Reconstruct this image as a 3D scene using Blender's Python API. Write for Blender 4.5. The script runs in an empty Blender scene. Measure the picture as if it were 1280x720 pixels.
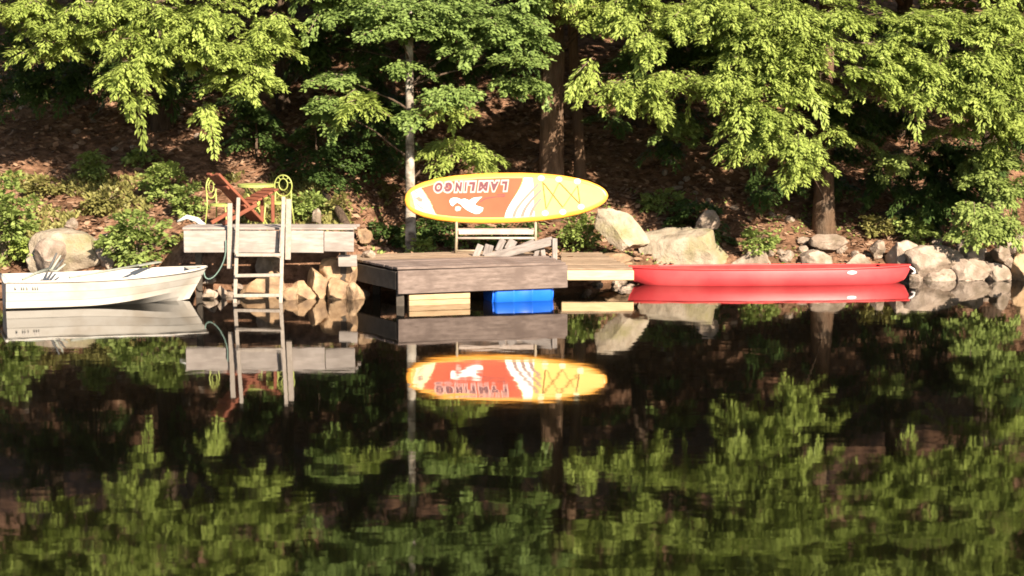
import bpy, bmesh, math, random
import numpy as np
from mathutils import Vector, Matrix, noise, Quaternion

# ------------------------------------------------------------------ camera, sky, sun, exposure
SC = bpy.context.scene
COL = SC.collection
CAM_H, FPX, PITCH = 3.3, 2400.0, math.atan(270 / 2400)
cam_data = bpy.data.cameras.new('camera')
cam_data.sensor_width = 36.0
cam_data.lens = FPX / 1280 * 36.0
cam_data.clip_end = 2000
cam = bpy.data.objects.new('camera', cam_data)
COL.objects.link(cam)
cam.location = (0, 0, CAM_H)
cam.rotation_euler = (math.pi / 2 - PITCH, 0, 0)
SC.camera = cam

SUN_EL, SUN_AZ = math.radians(30), math.radians(28)       # azimuth measured from behind the camera towards the right
SDIR = Vector((math.sin(SUN_AZ) * math.cos(SUN_EL), -math.cos(SUN_AZ) * math.cos(SUN_EL), math.sin(SUN_EL)))
world = bpy.data.worlds.new('World')
SC.world = world
world.use_nodes = True
wn = world.node_tree.nodes
sky = wn.new('ShaderNodeTexSky')
sky.sky_type = 'NISHITA'
sky.sun_disc = False
sky.sun_elevation = SUN_EL
sky.sun_rotation = math.atan2(SDIR.x, SDIR.y)
wn['Background'].inputs['Strength'].default_value = 0.06
world.node_tree.links.new(sky.outputs['Color'], wn['Background'].inputs['Color'])
sun_data = bpy.data.lights.new('sun', 'SUN')
sun_data.energy = 5.0
sun_data.angle = math.radians(0.55)
sun_data.color = (1.0, 0.87, 0.70)
sun = bpy.data.objects.new('sun', sun_data)
COL.objects.link(sun)
sun.location = SDIR * 60
sun.rotation_euler = SDIR.to_track_quat('Z', 'Y').to_euler()

SC.view_settings.view_transform = 'Standard'
SC.view_settings.look = 'None'
SC.view_settings.exposure = 1.55
SC.view_settings.gamma = 1
SC.view_settings.use_curve_mapping = False
SC.render.engine = 'CYCLES'
SC.cycles.max_bounces = 5
SC.cycles.diffuse_bounces = 2
SC.cycles.glossy_bounces = 3
SC.cycles.transmission_bounces = 3
SC.cycles.transparent_max_bounces = 4
SC.cycles.caustics_reflective = False
SC.cycles.caustics_refractive = False
SC.cycles.filter_width = 1.75

random.seed(7)
R = random.uniform

# ------------------------------------------------------------------ surveying: photograph pixel -> place
CP, SP = math.cos(PITCH), math.sin(PITCH)
def ray(px, py):
    u, v = (px - 640) / FPX, -(py - 360) / FPX
    return Vector((u, CP + v * SP, -SP + v * CP))
def at(px, py, d):
    r = ray(px, py); t = d / r.y
    return Vector((r.x * t, d, CAM_H + r.z * t))
def on(px, py, z):
    r = ray(px, py); t = (z - CAM_H) / r.z
    return Vector((r.x * t, r.y * t, z))
def xd(px, d):
    return (px - 640) / FPX * d

# ------------------------------------------------------------------ helpers
class MB:
    def __init__(s): s.v = []; s.f = []
    def add(s, vs, fs):
        n = len(s.v); s.v += [tuple(v) for v in vs]; s.f += [tuple(i + n for i in f) for f in fs]; return s
    def box(s, c, size, rot=None, taper=1.0):
        hx, hy, hz = size[0] / 2, size[1] / 2, size[2] / 2
        vs = [Vector((x * hx * (taper if z > 0 else 1), y * hy * (taper if z > 0 else 1), z * hz)) for z in (-1, 1) for y in (-1, 1) for x in (-1, 1)]
        if rot is not None: vs = [rot @ v for v in vs]
        vs = [v + Vector(c) for v in vs]
        return s.add(vs, [(0, 2, 3, 1), (4, 5, 7, 6), (0, 1, 5, 4), (2, 6, 7, 3), (0, 4, 6, 2), (1, 3, 7, 5)])
    def tube(s, pts, rad, n=8, caps=True, wob=0.0):
        pts = [Vector(p) for p in pts]
        if not isinstance(rad, (list, tuple)): rad = [rad] * len(pts)
        vs, fs = [], []
        a = None
        for i, p in enumerate(pts):
            t = (pts[min(i + 1, len(pts) - 1)] - pts[max(i - 1, 0)]).normalized()
            if a is None:
                a = t.orthogonal().normalized()
            a = (a - t * a.dot(t)).normalized()
            b = t.cross(a)
            for k in range(n):
                th = 2 * math.pi * k / n
                q = a * math.cos(th) + b * math.sin(th)
                r = rad[i]
                if wob: r *= 1 + wob * noise.noise((p + q * 0.6) * 2.3) + wob * .6 * noise.noise((p * 1.3 + q * 3.1))
                vs.append(p + q * r)
        for i in range(len(pts) - 1):
            for k in range(n):
                fs.append((i * n + k, i * n + (k + 1) % n, (i + 1) * n + (k + 1) % n, (i + 1) * n + k))
        if caps:
            fs.append(tuple(range(n - 1, -1, -1)))
            m = (len(pts) - 1) * n
            fs.append(tuple(m + k for k in range(n)))
        return s.add(vs, fs)
    def build(s, name, mat, parent=None, smooth=False, bevel=0.0):
        me = bpy.data.meshes.new(name)
        me.from_pydata(s.v, [], s.f)
        bm = bmesh.new(); bm.from_mesh(me)
        bmesh.ops.recalc_face_normals(bm, faces=bm.faces[:])
        if bevel:
            bmesh.ops.bevel(bm, geom=bm.edges[:], offset=bevel, segments=1, affect='EDGES', clamp_overlap=True)
        bm.to_mesh(me); bm.free()
        if smooth:
            for p in me.polygons: p.use_smooth = True
        return link(name, me, mat, parent)

def link(name, me, mat, parent=None):
    o = bpy.data.objects.new(name, me)
    COL.objects.link(o)
    if mat is not None and not me.materials: me.materials.append(mat)
    if parent is not None:
        o.parent = parent
        o.matrix_parent_inverse = Matrix.Translation(-parent.location) if parent.type == 'EMPTY' and parent.rotation_euler[2] == 0 else parent.matrix_world.inverted()
    return o

def thing(name, label, cat, loc=(0, 0, 0), group=None):
    o = bpy.data.objects.new(name, None)
    COL.objects.link(o)
    o.location = loc
    o.empty_display_size = .1
    return tag(o, label, cat, group)
def tag(o, label, cat, group=None, kind=None):
    if label: o['label'] = label
    if cat: o['category'] = cat
    if group: o['group'] = group
    if kind: o['kind'] = kind
    return o
def sm(t):
    t = max(0.0, min(1.0, t)); return t * t * (3 - 2 * t)
def lerp(a, b, t): return a + (b - a) * t
def interp(tab, x):
    return [float(np.interp(x, [r[0] for r in tab], [r[k] for r in tab])) for k in range(1, len(tab[0]))]

# ------------------------------------------------------------------ materials
def mat(name, c1, c2=None, scale=6.0, rough=.7, bump=0.0, bscale=None, stretch=(1, 1, 1), c3=None, s3=1.5, metal=0.0, rnd=0.0, spec=.4, dist=.02, ramp=(.35, .65), coat=0.0):
    m = bpy.data.materials.new(name); m.use_nodes = True
    nt = m.node_tree; N = nt.nodes; Lk = nt.links
    p = N['Principled BSDF']
    p.inputs['Roughness'].default_value = rough
    p.inputs['Metallic'].default_value = metal
    p.inputs['Specular IOR Level'].default_value = spec
    p.inputs['Coat Weight'].default_value = coat
    p.inputs['Base Color'].default_value = (*c1, 1)
    tc = N.new('ShaderNodeTexCoord')
    mp = N.new('ShaderNodeMapping'); mp.inputs['Scale'].default_value = stretch
    Lk.new(tc.outputs['Object'], mp.inputs['Vector'])
    oi = N.new('ShaderNodeObjectInfo')
    add = N.new('ShaderNodeVectorMath'); add.operation = 'MULTIPLY_ADD'
    Lk.new(oi.outputs['Random'], add.inputs[0]); add.inputs[1].default_value = (37, 17, 53)
    Lk.new(mp.outputs['Vector'], add.inputs[2])
    col = None
    if c2:
        n = N.new('ShaderNodeTexNoise'); n.inputs['Scale'].default_value = scale; n.inputs['Detail'].default_value = 7; n.inputs['Roughness'].default_value = .62
        Lk.new(add.outputs['Vector'], n.inputs['Vector'])
        r = N.new('ShaderNodeValToRGB')
        r.color_ramp.elements[0].position = ramp[0]; r.color_ramp.elements[0].color = (*c1, 1)
        r.color_ramp.elements[1].position = ramp[1]; r.color_ramp.elements[1].color = (*c2, 1)
        Lk.new(n.outputs['Fac'], r.inputs['Fac']); col = r.outputs['Color']
        if c3:
            n3 = N.new('ShaderNodeTexNoise'); n3.inputs['Scale'].default_value = s3; n3.inputs['Detail'].default_value = 4
            Lk.new(tc.outputs['Object'], n3.inputs['Vector'])
            r3 = N.new('ShaderNodeValToRGB'); r3.color_ramp.elements[0].position = .5; r3.color_ramp.elements[1].position = .68
            Lk.new(n3.outputs['Fac'], r3.inputs['Fac'])
            mx = N.new('ShaderNodeMix'); mx.data_type = 'RGBA'
            Lk.new(r3.outputs['Color'], mx.inputs['Factor']); Lk.new(col, mx.inputs['A']); mx.inputs['B'].default_value = (*c3, 1)
            col = mx.outputs['Result']
        if rnd:
            hv = N.new('ShaderNodeHueSaturation')
            mr = N.new('ShaderNodeMapRange'); mr.inputs['To Min'].default_value = 1 - rnd; mr.inputs['To Max'].default_value = 1 + rnd
            Lk.new(oi.outputs['Random'], mr.inputs['Value']); Lk.new(mr.outputs['Result'], hv.inputs['Value']); Lk.new(col, hv.inputs['Color'])
            col = hv.outputs['Color']
        Lk.new(col, p.inputs['Base Color'])
    if bump:
        nb = N.new('ShaderNodeTexNoise'); nb.inputs['Scale'].default_value = bscale or scale; nb.inputs['Detail'].default_value = 8; nb.inputs['Roughness'].default_value = .65
        Lk.new(add.outputs['Vector'], nb.inputs['Vector'])
        b = N.new('ShaderNodeBump'); b.inputs['Strength'].default_value = bump; b.inputs['Distance'].default_value = dist
        Lk.new(nb.outputs['Fac'], b.inputs['Height']); Lk.new(b.outputs['Normal'], p.inputs['Normal'])
    return m

def leaf_mat(name, c1, c2, trans=.35, rough=.5):
    m = bpy.data.materials.new(name); m.use_nodes = True
    nt = m.node_tree; N = nt.nodes; Lk = nt.links
    p = N['Principled BSDF']; p.inputs['Roughness'].default_value = rough; p.inputs['Specular IOR Level'].default_value = .25
    g = N.new('ShaderNodeNewGeometry'); tc = N.new('ShaderNodeTexCoord')
    n = N.new('ShaderNodeTexNoise'); n.inputs['Scale'].default_value = 1.7; n.inputs['Detail'].default_value = 3
    Lk.new(tc.outputs['Object'], n.inputs['Vector'])
    ma = N.new('ShaderNodeMath'); ma.operation = 'ADD'
    ms = N.new('ShaderNodeMath'); ms.operation = 'MULTIPLY'; ms.inputs[1].default_value = .6
    Lk.new(g.outputs['Random Per Island'], ms.inputs[0]); Lk.new(ms.outputs[0], ma.inputs[0])
    Lk.new(n.outputs['Fac'], ma.inputs[1])
    r = N.new('ShaderNodeValToRGB')
    r.color_ramp.elements[0].position = .35; r.color_ramp.elements[0].color = (*c1, 1)
    r.color_ramp.elements[1].position = 1.05 if False else 1.0; r.color_ramp.elements[1].color = (*c2, 1)
    Lk.new(ma.outputs[0], r.inputs['Fac'])
    Lk.new(r.outputs['Color'], p.inputs['Base Color'])
    t = N.new('ShaderNodeBsdfTranslucent'); Lk.new(r.outputs['Color'], t.inputs['Color'])
    mx = N.new('ShaderNodeMixShader'); mx.inputs['Fac'].default_value = trans
    Lk.new(p.outputs[0], mx.inputs[1]); Lk.new(t.outputs[0], mx.inputs[2]); Lk.new(mx.outputs[0], N['Material Output'].inputs['Surface'])
    return m

def water_mat():
    m = bpy.data.materials.new('dark_pond_water'); m.use_nodes = True
    nt = m.node_tree; N = nt.nodes; Lk = nt.links
    p = N['Principled BSDF']
    p.inputs['Base Color'].default_value = (.0025, .0022, .0015, 1)
    p.inputs['Roughness'].default_value = .034
    p.inputs['IOR'].default_value = 2.1
    tc = N.new('ShaderNodeTexCoord')
    mp = N.new('ShaderNodeMapping'); mp.inputs['Scale'].default_value = (1.7, 2.0, 1)
    Lk.new(tc.outputs['Object'], mp.inputs['Vector'])
    n = N.new('ShaderNodeTexNoise'); n.inputs['Scale'].default_value = 1.6; n.inputs['Detail'].default_value = 1.5; n.inputs['Roughness'].default_value = .4
    Lk.new(mp.outputs[0], n.inputs['Vector'])
    n2 = N.new('ShaderNodeTexNoise'); n2.inputs['Scale'].default_value = .12; n2.inputs['Detail'].default_value = 2
    Lk.new(tc.outputs['Object'], n2.inputs['Vector'])
    mm = N.new('ShaderNodeMath'); mm.operation = 'MULTIPLY'
    Lk.new(n.outputs['Fac'], mm.inputs[0]); Lk.new(n2.outputs['Fac'], mm.inputs[1])
    b = N.new('ShaderNodeBump'); b.inputs['Strength'].default_value = .55; b.inputs['Distance'].default_value = .0031
    Lk.new(mm.outputs[0], b.inputs['Height']); Lk.new(b.outputs['Normal'], p.inputs['Normal'])
    return m

M = {
    'litter': mat('leaf_litter_soil', (.085, .043, .024), (.30, .165, .10), scale=5.5, rough=.95, bump=1.0, bscale=9, dist=.10, c3=(.13, .07, .04), s3=1.1, spec=.1, ramp=(.36, .62)),
    'fallen': leaf_mat('dry_leaves', (.10, .05, .026), (.34, .21, .135), trans=.1, rough=.8),
    'water': water_mat(),
    'rock': mat('granite', (.25, .185, .14), (.39, .31, .245), scale=5, rough=.9, bump=.8, bscale=7, dist=.05, c3=(.17, .13, .09), s3=3.2, rnd=.15, spec=.2),
    'rock_moss': mat('lichened_granite', (.24, .19, .135), (.37, .31, .235), scale=4, rough=.9, bump=.9, bscale=7, dist=.06, c3=(.21, .185, .09), s3=2.0, rnd=.1, spec=.2),
    'rock_tan': mat('tan_stone', (.25, .155, .085), (.42, .29, .175), scale=5, rough=.9, bump=.7, bscale=8, dist=.04, c3=(.17, .11, .07), s3=3.4, rnd=.15, spec=.2),
    'old_wood': mat('weathered_grey_brown_wood', (.125, .092, .077), (.225, .17, .145), scale=5, rough=.85, bump=.5, bscale=14, stretch=(1, 6, 6), dist=.01, c3=(.13, .095, .08), s3=3, rnd=.14, spec=.2),
    'deck_wood': mat('worn_brown_decking', (.19, .13, .085), (.31, .225, .155), scale=5, rough=.85, bump=.5, bscale=14, stretch=(1, 6, 6), dist=.01, rnd=.16, spec=.2),
    'pale_wood': mat('sun_bleached_wood', (.25, .21, .185), (.37, .32, .285), scale=4, rough=.85, bump=.5, bscale=16, stretch=(1, 7, 7), dist=.008, c3=(.23, .195, .17), s3=2.5, rnd=.10, spec=.2),
    'ladder_wood': mat('pale_ladder_wood', (.28, .232, .19), (.38, .325, .275), scale=5, rough=.85, bump=.4, bscale=16, stretch=(6, 6, 1), dist=.006, rnd=.08, spec=.2),
    'crib_wood': mat('pale_brown_crib_timber', (.36, .235, .125), (.50, .35, .20), scale=4, rough=.75, bump=.4, bscale=10, stretch=(1, 9, 9), dist=.008, rnd=.1),
    'new_wood': mat('new_yellow_timber', (.60, .41, .21), (.74, .54, .31), scale=4, rough=.65, bump=.25, bscale=10, stretch=(1, 8, 8), dist=.004, rnd=.05),
    'dark_wood': mat('dark_shaded_timber', (.035, .027, .02), (.07, .055, .042), scale=6, rough=.8, bump=.5, rnd=.2),  # dark colour carries the shade of the dock's left side
    'red_wood': mat('reddish_stained_planks', (.15, .042, .020), (.23, .072, .036), scale=5, rough=.7, bump=.3, bscale=14, stretch=(1, 6, 6), dist=.006, rnd=.06),
    'grey_wood': mat('silvered_grey_wood', (.17, .145, .13), (.29, .25, .225), scale=6, rough=.85, bump=.5, bscale=15, stretch=(1, 6, 6), dist=.008, rnd=.18, spec=.2),
    'lime': mat('lime_yellow_enamel', (.30, .34, .08), (.38, .41, .12), scale=8, rough=.45, bump=.1),
    'blue': mat('blue_plastic', (.006, .115, .68), (.012, .145, .74), scale=3, rough=.42, bump=.05, spec=.5),
    'bench': mat('pale_pinkish_bench_paint', (.40, .31, .25), (.53, .43, .36), scale=6, rough=.7, bump=.3, rnd=.06),
    'bench_frame': mat('tan_metal_tube', (.26, .20, .13), (.36, .29, .20), scale=9, rough=.6, bump=.2),
    'boat': mat('weathered_white_hull', (.50, .455, .40), (.56, .52, .465), scale=2.2, rough=.48, bump=.06, bscale=3, stretch=(1, 1, 3), c3=(.43, .375, .31), s3=2.2, spec=.4),
    'boat_in': mat('dull_white_inside', (.40, .37, .33), (.48, .45, .41), scale=4, rough=.7, bump=.1),
    'canoe': mat('faded_red_hull', (.43, .030, .036), (.49, .045, .050), scale=2.0, rough=.42, bump=.08, bscale=4, c3=(.50, .060, .062), s3=1.2, spec=.45),
    'canoe_trim': mat('red_gunwale', (.46, .03, .03), (.55, .05, .045), scale=5, rough=.45),
    'canoe_in': mat('dull_red_inside', (.30, .03, .03), (.36, .045, .04), scale=5, rough=.7),
    'white': mat('white_plastic', (.68, .66, .62), (.74, .72, .69), scale=6, rough=.5),
    'mark': mat('faded_grey_lettering', (.30, .27, .25), (.42, .385, .35), scale=30, rough=.7),
    'dark_metal': mat('dark_grey_metal', (.05, .05, .05), (.09, .09, .085), scale=10, rough=.55),
    'oar': mat('grey_green_oar', (.20, .21, .17), (.30, .30, .25), scale=9, rough=.6),
    'rope': mat('green_mooring_rope', (.10, .16, .13), (.18, .25, .21), scale=40, rough=.85, bump=.5),
    'b_yellow': mat('board_yellow', (.76, .48, .105), (.80, .52, .13), scale=2, rough=.42, spec=.45),
    'b_rail': mat('board_orange_yellow_rail', (.74, .31, .032), (.78, .35, .05), scale=2, rough=.40, spec=.45),
    'b_orange': mat('board_orange_print', (.47, .060, .018), (.52, .080, .026), scale=1.5, rough=.45),
    'b_white': mat('board_white_print', (.78, .76, .72), (.82, .80, .77), scale=3, rough=.45),
    'b_cream': mat('board_cream_print', (.80, .66, .36), (.83, .70, .42), scale=3, rough=.45),
    'b_maroon': mat('board_maroon_print', (.10, .028, .034), (.13, .036, .044), scale=3, rough=.45),
    'b_pink': mat('board_pink_outline', (.64, .34, .29), (.68, .38, .33), scale=3, rough=.45),
    'b_taupe': mat('board_taupe_stripe', (.26, .15, .12), (.30, .18, .145), scale=3, rough=.45),
    'bungee': mat('brown_bungee_cord', (.30, .17, .05), (.38, .23, .08), scale=20, rough=.7),
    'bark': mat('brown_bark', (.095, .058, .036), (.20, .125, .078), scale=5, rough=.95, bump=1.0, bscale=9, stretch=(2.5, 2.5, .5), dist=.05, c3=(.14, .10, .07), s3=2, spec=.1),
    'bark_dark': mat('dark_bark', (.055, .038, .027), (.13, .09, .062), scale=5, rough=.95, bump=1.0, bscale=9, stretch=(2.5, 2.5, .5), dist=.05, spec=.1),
    'birch': mat('pale_birch_bark', (.10, .08, .06), (.27, .225, .175), scale=4, rough=.85, bump=.6, bscale=8, stretch=(1, 1, 3), dist=.02, c3=(.52, .47, .40), s3=3.4, spec=.2, ramp=(.4, .6)),
    'twig': mat('grey_brown_twig', (.14, .10, .07), (.24, .18, .13), scale=9, rough=.9),
    'leaf_a': leaf_mat('yellow_green_needles', (.155, .21, .034), (.37, .445, .108), .30),
    'leaf_b': leaf_mat('mid_green_leaves', (.10, .158, .036), (.25, .335, .092), .32),
    'leaf_d': leaf_mat('shaded_green_needles', (.035, .065, .016), (.075, .12, .03), .25),  # darker copy for shadowed foliage: the shade is put into the leaf colour
    'leaf_s': leaf_mat('shrub_leaves', (.13, .175, .036), (.29, .36, .10), .32),
    'leaf_o': leaf_mat('olive_ground_cover', (.13, .125, .035), (.28, .26, .085), .3),
}

# ------------------------------------------------------------------ terrain
#       px    shore  step  flat  slope
TER = [(-1500, 28.6, .30, .10, .42), (-200, 28.6, .30, .10, .42), (110, 28.7, .35, .10, .44), (205, 28.6, .55, .4, .43), (240, 28.45, .82, 1.3, .42),
       (330, 28.4, .86, 1.4, .42), (425, 28.45, .80, 1.3, .42), (470, 28.8, .44, 1.5, .46), (560, 29.2, .40, 1.3, .45), (700, 29.3, .38, 1.0, .45),
       (790, 30.3, .38, .25, .45), (900, 30.7, .40, .2, .47), (1100, 30.75, .28, .3, .44), (1300, 30.8, .22, .5, .42), (2800, 30.8, .25, .4, .42)]
def gz(x, y, rough=True):
    px = 640 + x / 29.5 * FPX
    sh, st, fl, sl = interp(TER, px)
    sh += .12 * noise.noise((x * .9, 3.1, 0))
    s = y - sh
    if s < 0:
        z = max(-1.6, .55 * s - .02)
    else:
        z = st * sm(s / .45) + sl * max(0, s - .45 - fl) - (.0 if s > .4 else .02 * (1 - s / .4))
        far = max(0, s - 22)
        z -= far * far * .004 if far < 40 else 6.4 + .32 * (far - 40)
    if rough and s > -.3:
        k = sm((s + .3) / .8)
        z += k * (.10 * noise.noise((x * .8, y * .8, 1.7)) + .05 * noise.noise((x * 2.4, y * 2.4, 5)) + .02 * noise.noise((x * 7, y * 7, 9)))
    return z

xs = sorted(set(list(np.round(np.arange(-9.5, 9.51, .09), 3)) + list(np.round(np.arange(-26, -9.5, .4), 3)) + list(np.round(np.arange(9.6, 26, .4), 3)) + [-150, -90, -55, -38, 38, 55, 90, 150]))
ys = sorted(set([-200, -60, 0, 15, 22, 26] + list(np.round(np.arange(27.5, 38, .09), 3)) + list(np.round(np.arange(38, 52, .4), 3)) + [54, 57, 61, 66, 74, 86, 110, 160, 300]))
gv = [(x, y, gz(x, y)) for y in ys for x in xs]
nx = len(xs)
gf = [(j * nx + i, j * nx + i + 1, (j + 1) * nx + i + 1, (j + 1) * nx + i) for j in range(len(ys) - 1) for i in range(nx - 1)]
me = bpy.data.meshes.new('ground'); me.from_pydata(gv, [], gf)
for p in me.polygons: p.use_smooth = True
tag(link('ground', me, M['litter']), 'brown leaf-littered bank rising steeply from the pond', None, kind='structure')
wm = MB().add([(-150, -190, 0), (150, -190, 0), (150, 33, 0), (-150, 33, 0)], [(0, 1, 2, 3)])
tag(wm.build('water', M['water']), 'dark still pond water mirroring the bank', None, kind='structure')

# ------------------------------------------------------------------ leaves (arrays of leaf-sized kites)
RNG = np.random.default_rng(11)
def unit(a): return a / np.maximum(np.linalg.norm(a, axis=-1, keepdims=True), 1e-9)
def sprays(org, axis, L, W, n, leaf, droop=.25, flat=.3, wr=(.24, .34)):
    """org (S,3) bases, axis (S,3), L,W (S,) -> leaf kites (S*n*4, 3)"""
    S = len(org)
    up = np.array([0, 0, 1.0])
    axis = unit(axis)
    side = unit(np.cross(axis, up) + RNG.normal(0, .12, (S, 3)))
    nrm = unit(np.cross(side, axis))
    u = RNG.uniform(.04, 1, (S, n)) ** .8
    v = RNG.uniform(-1, 1, (S, n))
    shp = np.minimum(1, (1.05 - u) * 1.9) * (.55 + .45 * np.minimum(1, u * 4)) * (.8 + .35 * np.sin(u * 21 + RNG.uniform(0, 6, (S, 1))))
    off = v * shp
    A = axis[:, None, :]; Sd = side[:, None, :]; Nn = nrm[:, None, :]
    pos = org[:, None, :] + A * (u * L[:, None])[..., None] + Sd * (off * W[:, None])[..., None]
    pos = pos + Nn * RNG.normal(0, .022, (S, n))[..., None]
    pos[..., 2] -= droop * L[:, None] * (u ** 2 + .45 * off ** 2)
    phi = (.45 + .35 * RNG.uniform(0, 1, (S, n))) * np.sign(v)
    d = A * np.cos(phi)[..., None] + Sd * np.sin(phi)[..., None]
    d[..., 2] -= (.17 + droop * .95 * u)
    d = unit(d + RNG.normal(0, .18, d.shape))
    nn = unit(Nn + RNG.normal(0, flat, d.shape))
    b = unit(np.cross(nn, d))
    l = leaf * RNG.uniform(.65, 1.35, (S, n))[..., None]
    w = l * RNG.uniform(wr[0], wr[1], (S, n))[..., None]
    q = np.stack([pos, pos + d * l * .45 + b * w, pos + d * l, pos + d * l * .45 - b * w], axis=2)
    return q.reshape(-1, 3)
def leaf_object(name, quads, material, parent=None, twigs=None):
    nq = len(quads) // 4
    vs = quads
    me = bpy.data.meshes.new(name)
    me.vertices.add(len(vs)); me.vertices.foreach_set('co', np.ascontiguousarray(vs, dtype=np.float32).ravel())
    me.loops.add(nq * 4); me.loops.foreach_set('vertex_index', np.arange(nq * 4, dtype=np.int32))
    me.polygons.add(nq); me.polygons.foreach_set('loop_start', np.arange(0, nq * 4, 4, dtype=np.int32))
    me.polygons.foreach_set('loop_total', np.full(nq, 4, dtype=np.int32))
    me.update(calc_edges=True)
    return link(name, me, material, parent)

def ellipsoid_pts(c, r, n):
    p = RNG.normal(0, 1, (n, 3)); p = unit(p) * (RNG.uniform(0, 1, (n, 1)) ** .45)
    return np.array(c) + p * np.array(r)

def bough(parent, px, py, d, rx, ry, n, material='leaf_a', lean=0.0, depth=.45, leaf=.069, nl=140, droop=.28, slen=.46, wid=.5, name='leafy_bough'):
    c = at(px, py, d); k = d / FPX; n = int(n * 1.22) + 1
    o = ellipsoid_pts(c, (rx * k, depth, ry * k), n)
    ax = np.stack([lean + RNG.normal(0, .55, n), -.75 + RNG.normal(0, .35, n), -.12 + RNG.normal(0, .16, n)], 1)
    L = slen * RNG.uniform(.6, 1.3, n)
    o[:, 1] += .25; o[:, 0] -= lean * .2; o[:, 2] += .08
    fr = material in ('leaf_a', 'leaf_d')
    q = sprays(o, ax, L * (1.25 if fr else 1), L * wid * (.72 if fr else 1) * RNG.uniform(.75, 1.15, n), nl, leaf * (1.25 if fr else 1), droop * (1.05 if fr else 1), .22 if fr else .35, (.13, .20) if fr else (.26, .36))
    ob = leaf_object(name, q, M[material], parent)
    ob['kind'] = 'stuff'
    return c, o, ax, L

def limb(parent, pts, r0, r1, material, name='limb'):
    P = [Vector(p) for p in pts]
    out = []
    n = 9
    for i in range(n):
        t = i / (n - 1)
        a = P[0].lerp(P[1], t); b = P[1].lerp(P[2], t)
        q = a.lerp(b, t)
        q += Vector((noise.noise(q * 1.9), noise.noise(q * 2.1 + Vector((5, 0, 0))), noise.noise(q * 1.7 + Vector((0, 9, 0))))) * .05 * (t * (1 - t) * 4)
        out.append(q)
    return MB().tube(out, [lerp(r0, r1, i / (n - 1)) for i in range(n)], 6).build(name, M[material], parent, smooth=True)

def trunk(parent, base, top, r0, r1, material, bend=.12, flare=1.5, seed=0, n=14):
    base, top = Vector(base), Vector(top)
    pts, rad = [], []
    N_ = 26
    for i in range(N_):
        t = i / (N_ - 1)
        p = base.lerp(top, t)
        p += Vector((noise.noise((t * 2.3, seed, 1)), noise.noise((t * 2.3, seed, 7)), 0)) * bend * min(1, t * 5)
        pts.append(p)
        rad.append(lerp(r0, r1, t) * (1 + (flare - 1) * math.exp(-t * 22)))
    pts[0].z -= .35
    MB().tube(pts, rad, n, wob=.13).build('trunk', M[material], parent, smooth=True)
    return lambda t: pts[min(N_ - 1, int(t * (N_ - 1)))].copy()

def tree(name, label, base_px, base_d, height, r0, bark, leaves, boughs, lean=(0, 0), group=None, crown=True, crown_z=(4.9, 9.5), crown_r=2.4, crown_n=90, seed=0, crown_leaf=None, flare=1.5, fwd=.9, top_r=.4):
    x = xd(base_px, base_d); z = gz(x, base_d)
    t = thing(name, label, 'tree', (x, base_d, z), group)
    P = trunk(t, (x, base_d, z), (x + lean[0], base_d + lean[1], z + height), r0, r0 * top_r, bark, seed=seed, flare=flare)
    for b in boughs:
        b = dict(b)
        hang = b.pop('hang', .5); lm = b.pop('limb', True)
        c, o, ax, L = bough(t, **b)
        if lm:
            zz = min(max((c.z + hang * .5 - R(.0, .75) - z) / height, .05), .9)
            s = P(zz)
            mid = s.lerp(c, .5) + Vector((R(-.1, .1), 0, .10 + .1 * hang))
            limb(t, [s, mid, c + Vector((0, .2, 0))], .020, .006, 'bark_dark')
            tw = MB()
            for i in range(0, len(o), 2):
                a = Vector(o[i]); e = a + Vector(ax[i]).normalized() * L[i] * .8 - Vector((0, 0, .12 * L[i]))
                cc = c.lerp(a, .25) + Vector((0, .25, .06))
                tw.tube([cc, a, e], [.008, .006, .003], 3, caps=False)
            tw.build('twigs', M['twig'], t)['kind'] = 'stuff'
    if crown:
        n = crown_n
        zz = RNG.uniform(crown_z[0], crown_z[1], n)
        k = (zz - crown_z[0]) / (crown_z[1] - crown_z[0])
        rad = crown_r * (1 - .55 * k) * np.sqrt(RNG.uniform(.05, 1, n))
        th = RNG.uniform(0, 2 * math.pi, n)
        cx = x + lean[0] * .5 + rad * np.cos(th); cy = np.maximum(base_d + fwd * k + rad * np.sin(th) * .85, float(np.interp(x, [-5, 0, 5], [30.5, 30.8, 30.9])) + .5 * (zz - 4.7) + RNG.uniform(0, .6, n))
        o = np.stack([cx, cy, zz], 1)
        ax = np.stack([np.cos(th), np.sin(th), np.full(n, -.1)], 1) + RNG.normal(0, .25, (n, 3))
        q = sprays(o, ax, RNG.uniform(.9, 1.5, n), RNG.uniform(.5, .8, n), 95, .17, .2)
        leaf_object('crown', q, M[crown_leaf or leaves], t)['kind'] = 'stuff'
        for i in range(5):
            e = Vector(o[i * (n // 5)]); s = P(min(.92, max(.1, (e.z - .5 - z) / height)))
            limb(t, [s, s.lerp(e, .5) + Vector((0, 0, .3)), e], .06, .02, bark)
    return t
def B(px, py, rx, ry, n, d=31.6, **k):
    # boughs reach out over the water's edge, farther on the left where the shore comes closer
    d += float(np.interp(px, [330, 400, 680, 760], [-1.75, -.6, -.6, -1.05])) * (.55 if k.get('material') == 'leaf_d' else 1)
    if px > 1040 and py > 140: d += .85
    return dict(px=px, py=py, rx=rx, ry=ry, n=n, d=d, **k)
def row(a, b, m, d=31.7, lift=0):
    return [B(px, -22 - lift - (i % 2) * 22, 36, 16, 15, d + (i % 3) * .25, material=m, limb=False) for i, px in enumerate(range(a, b, 46))]
def dim(lst, d=33.2, m='leaf_d'):  # rear boughs in the dark leaf copy, shade painted by colour
    return [B(px, py, rx, ry, n, d, material=m, limb=False) for px, py, rx, ry, n in lst]

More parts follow.
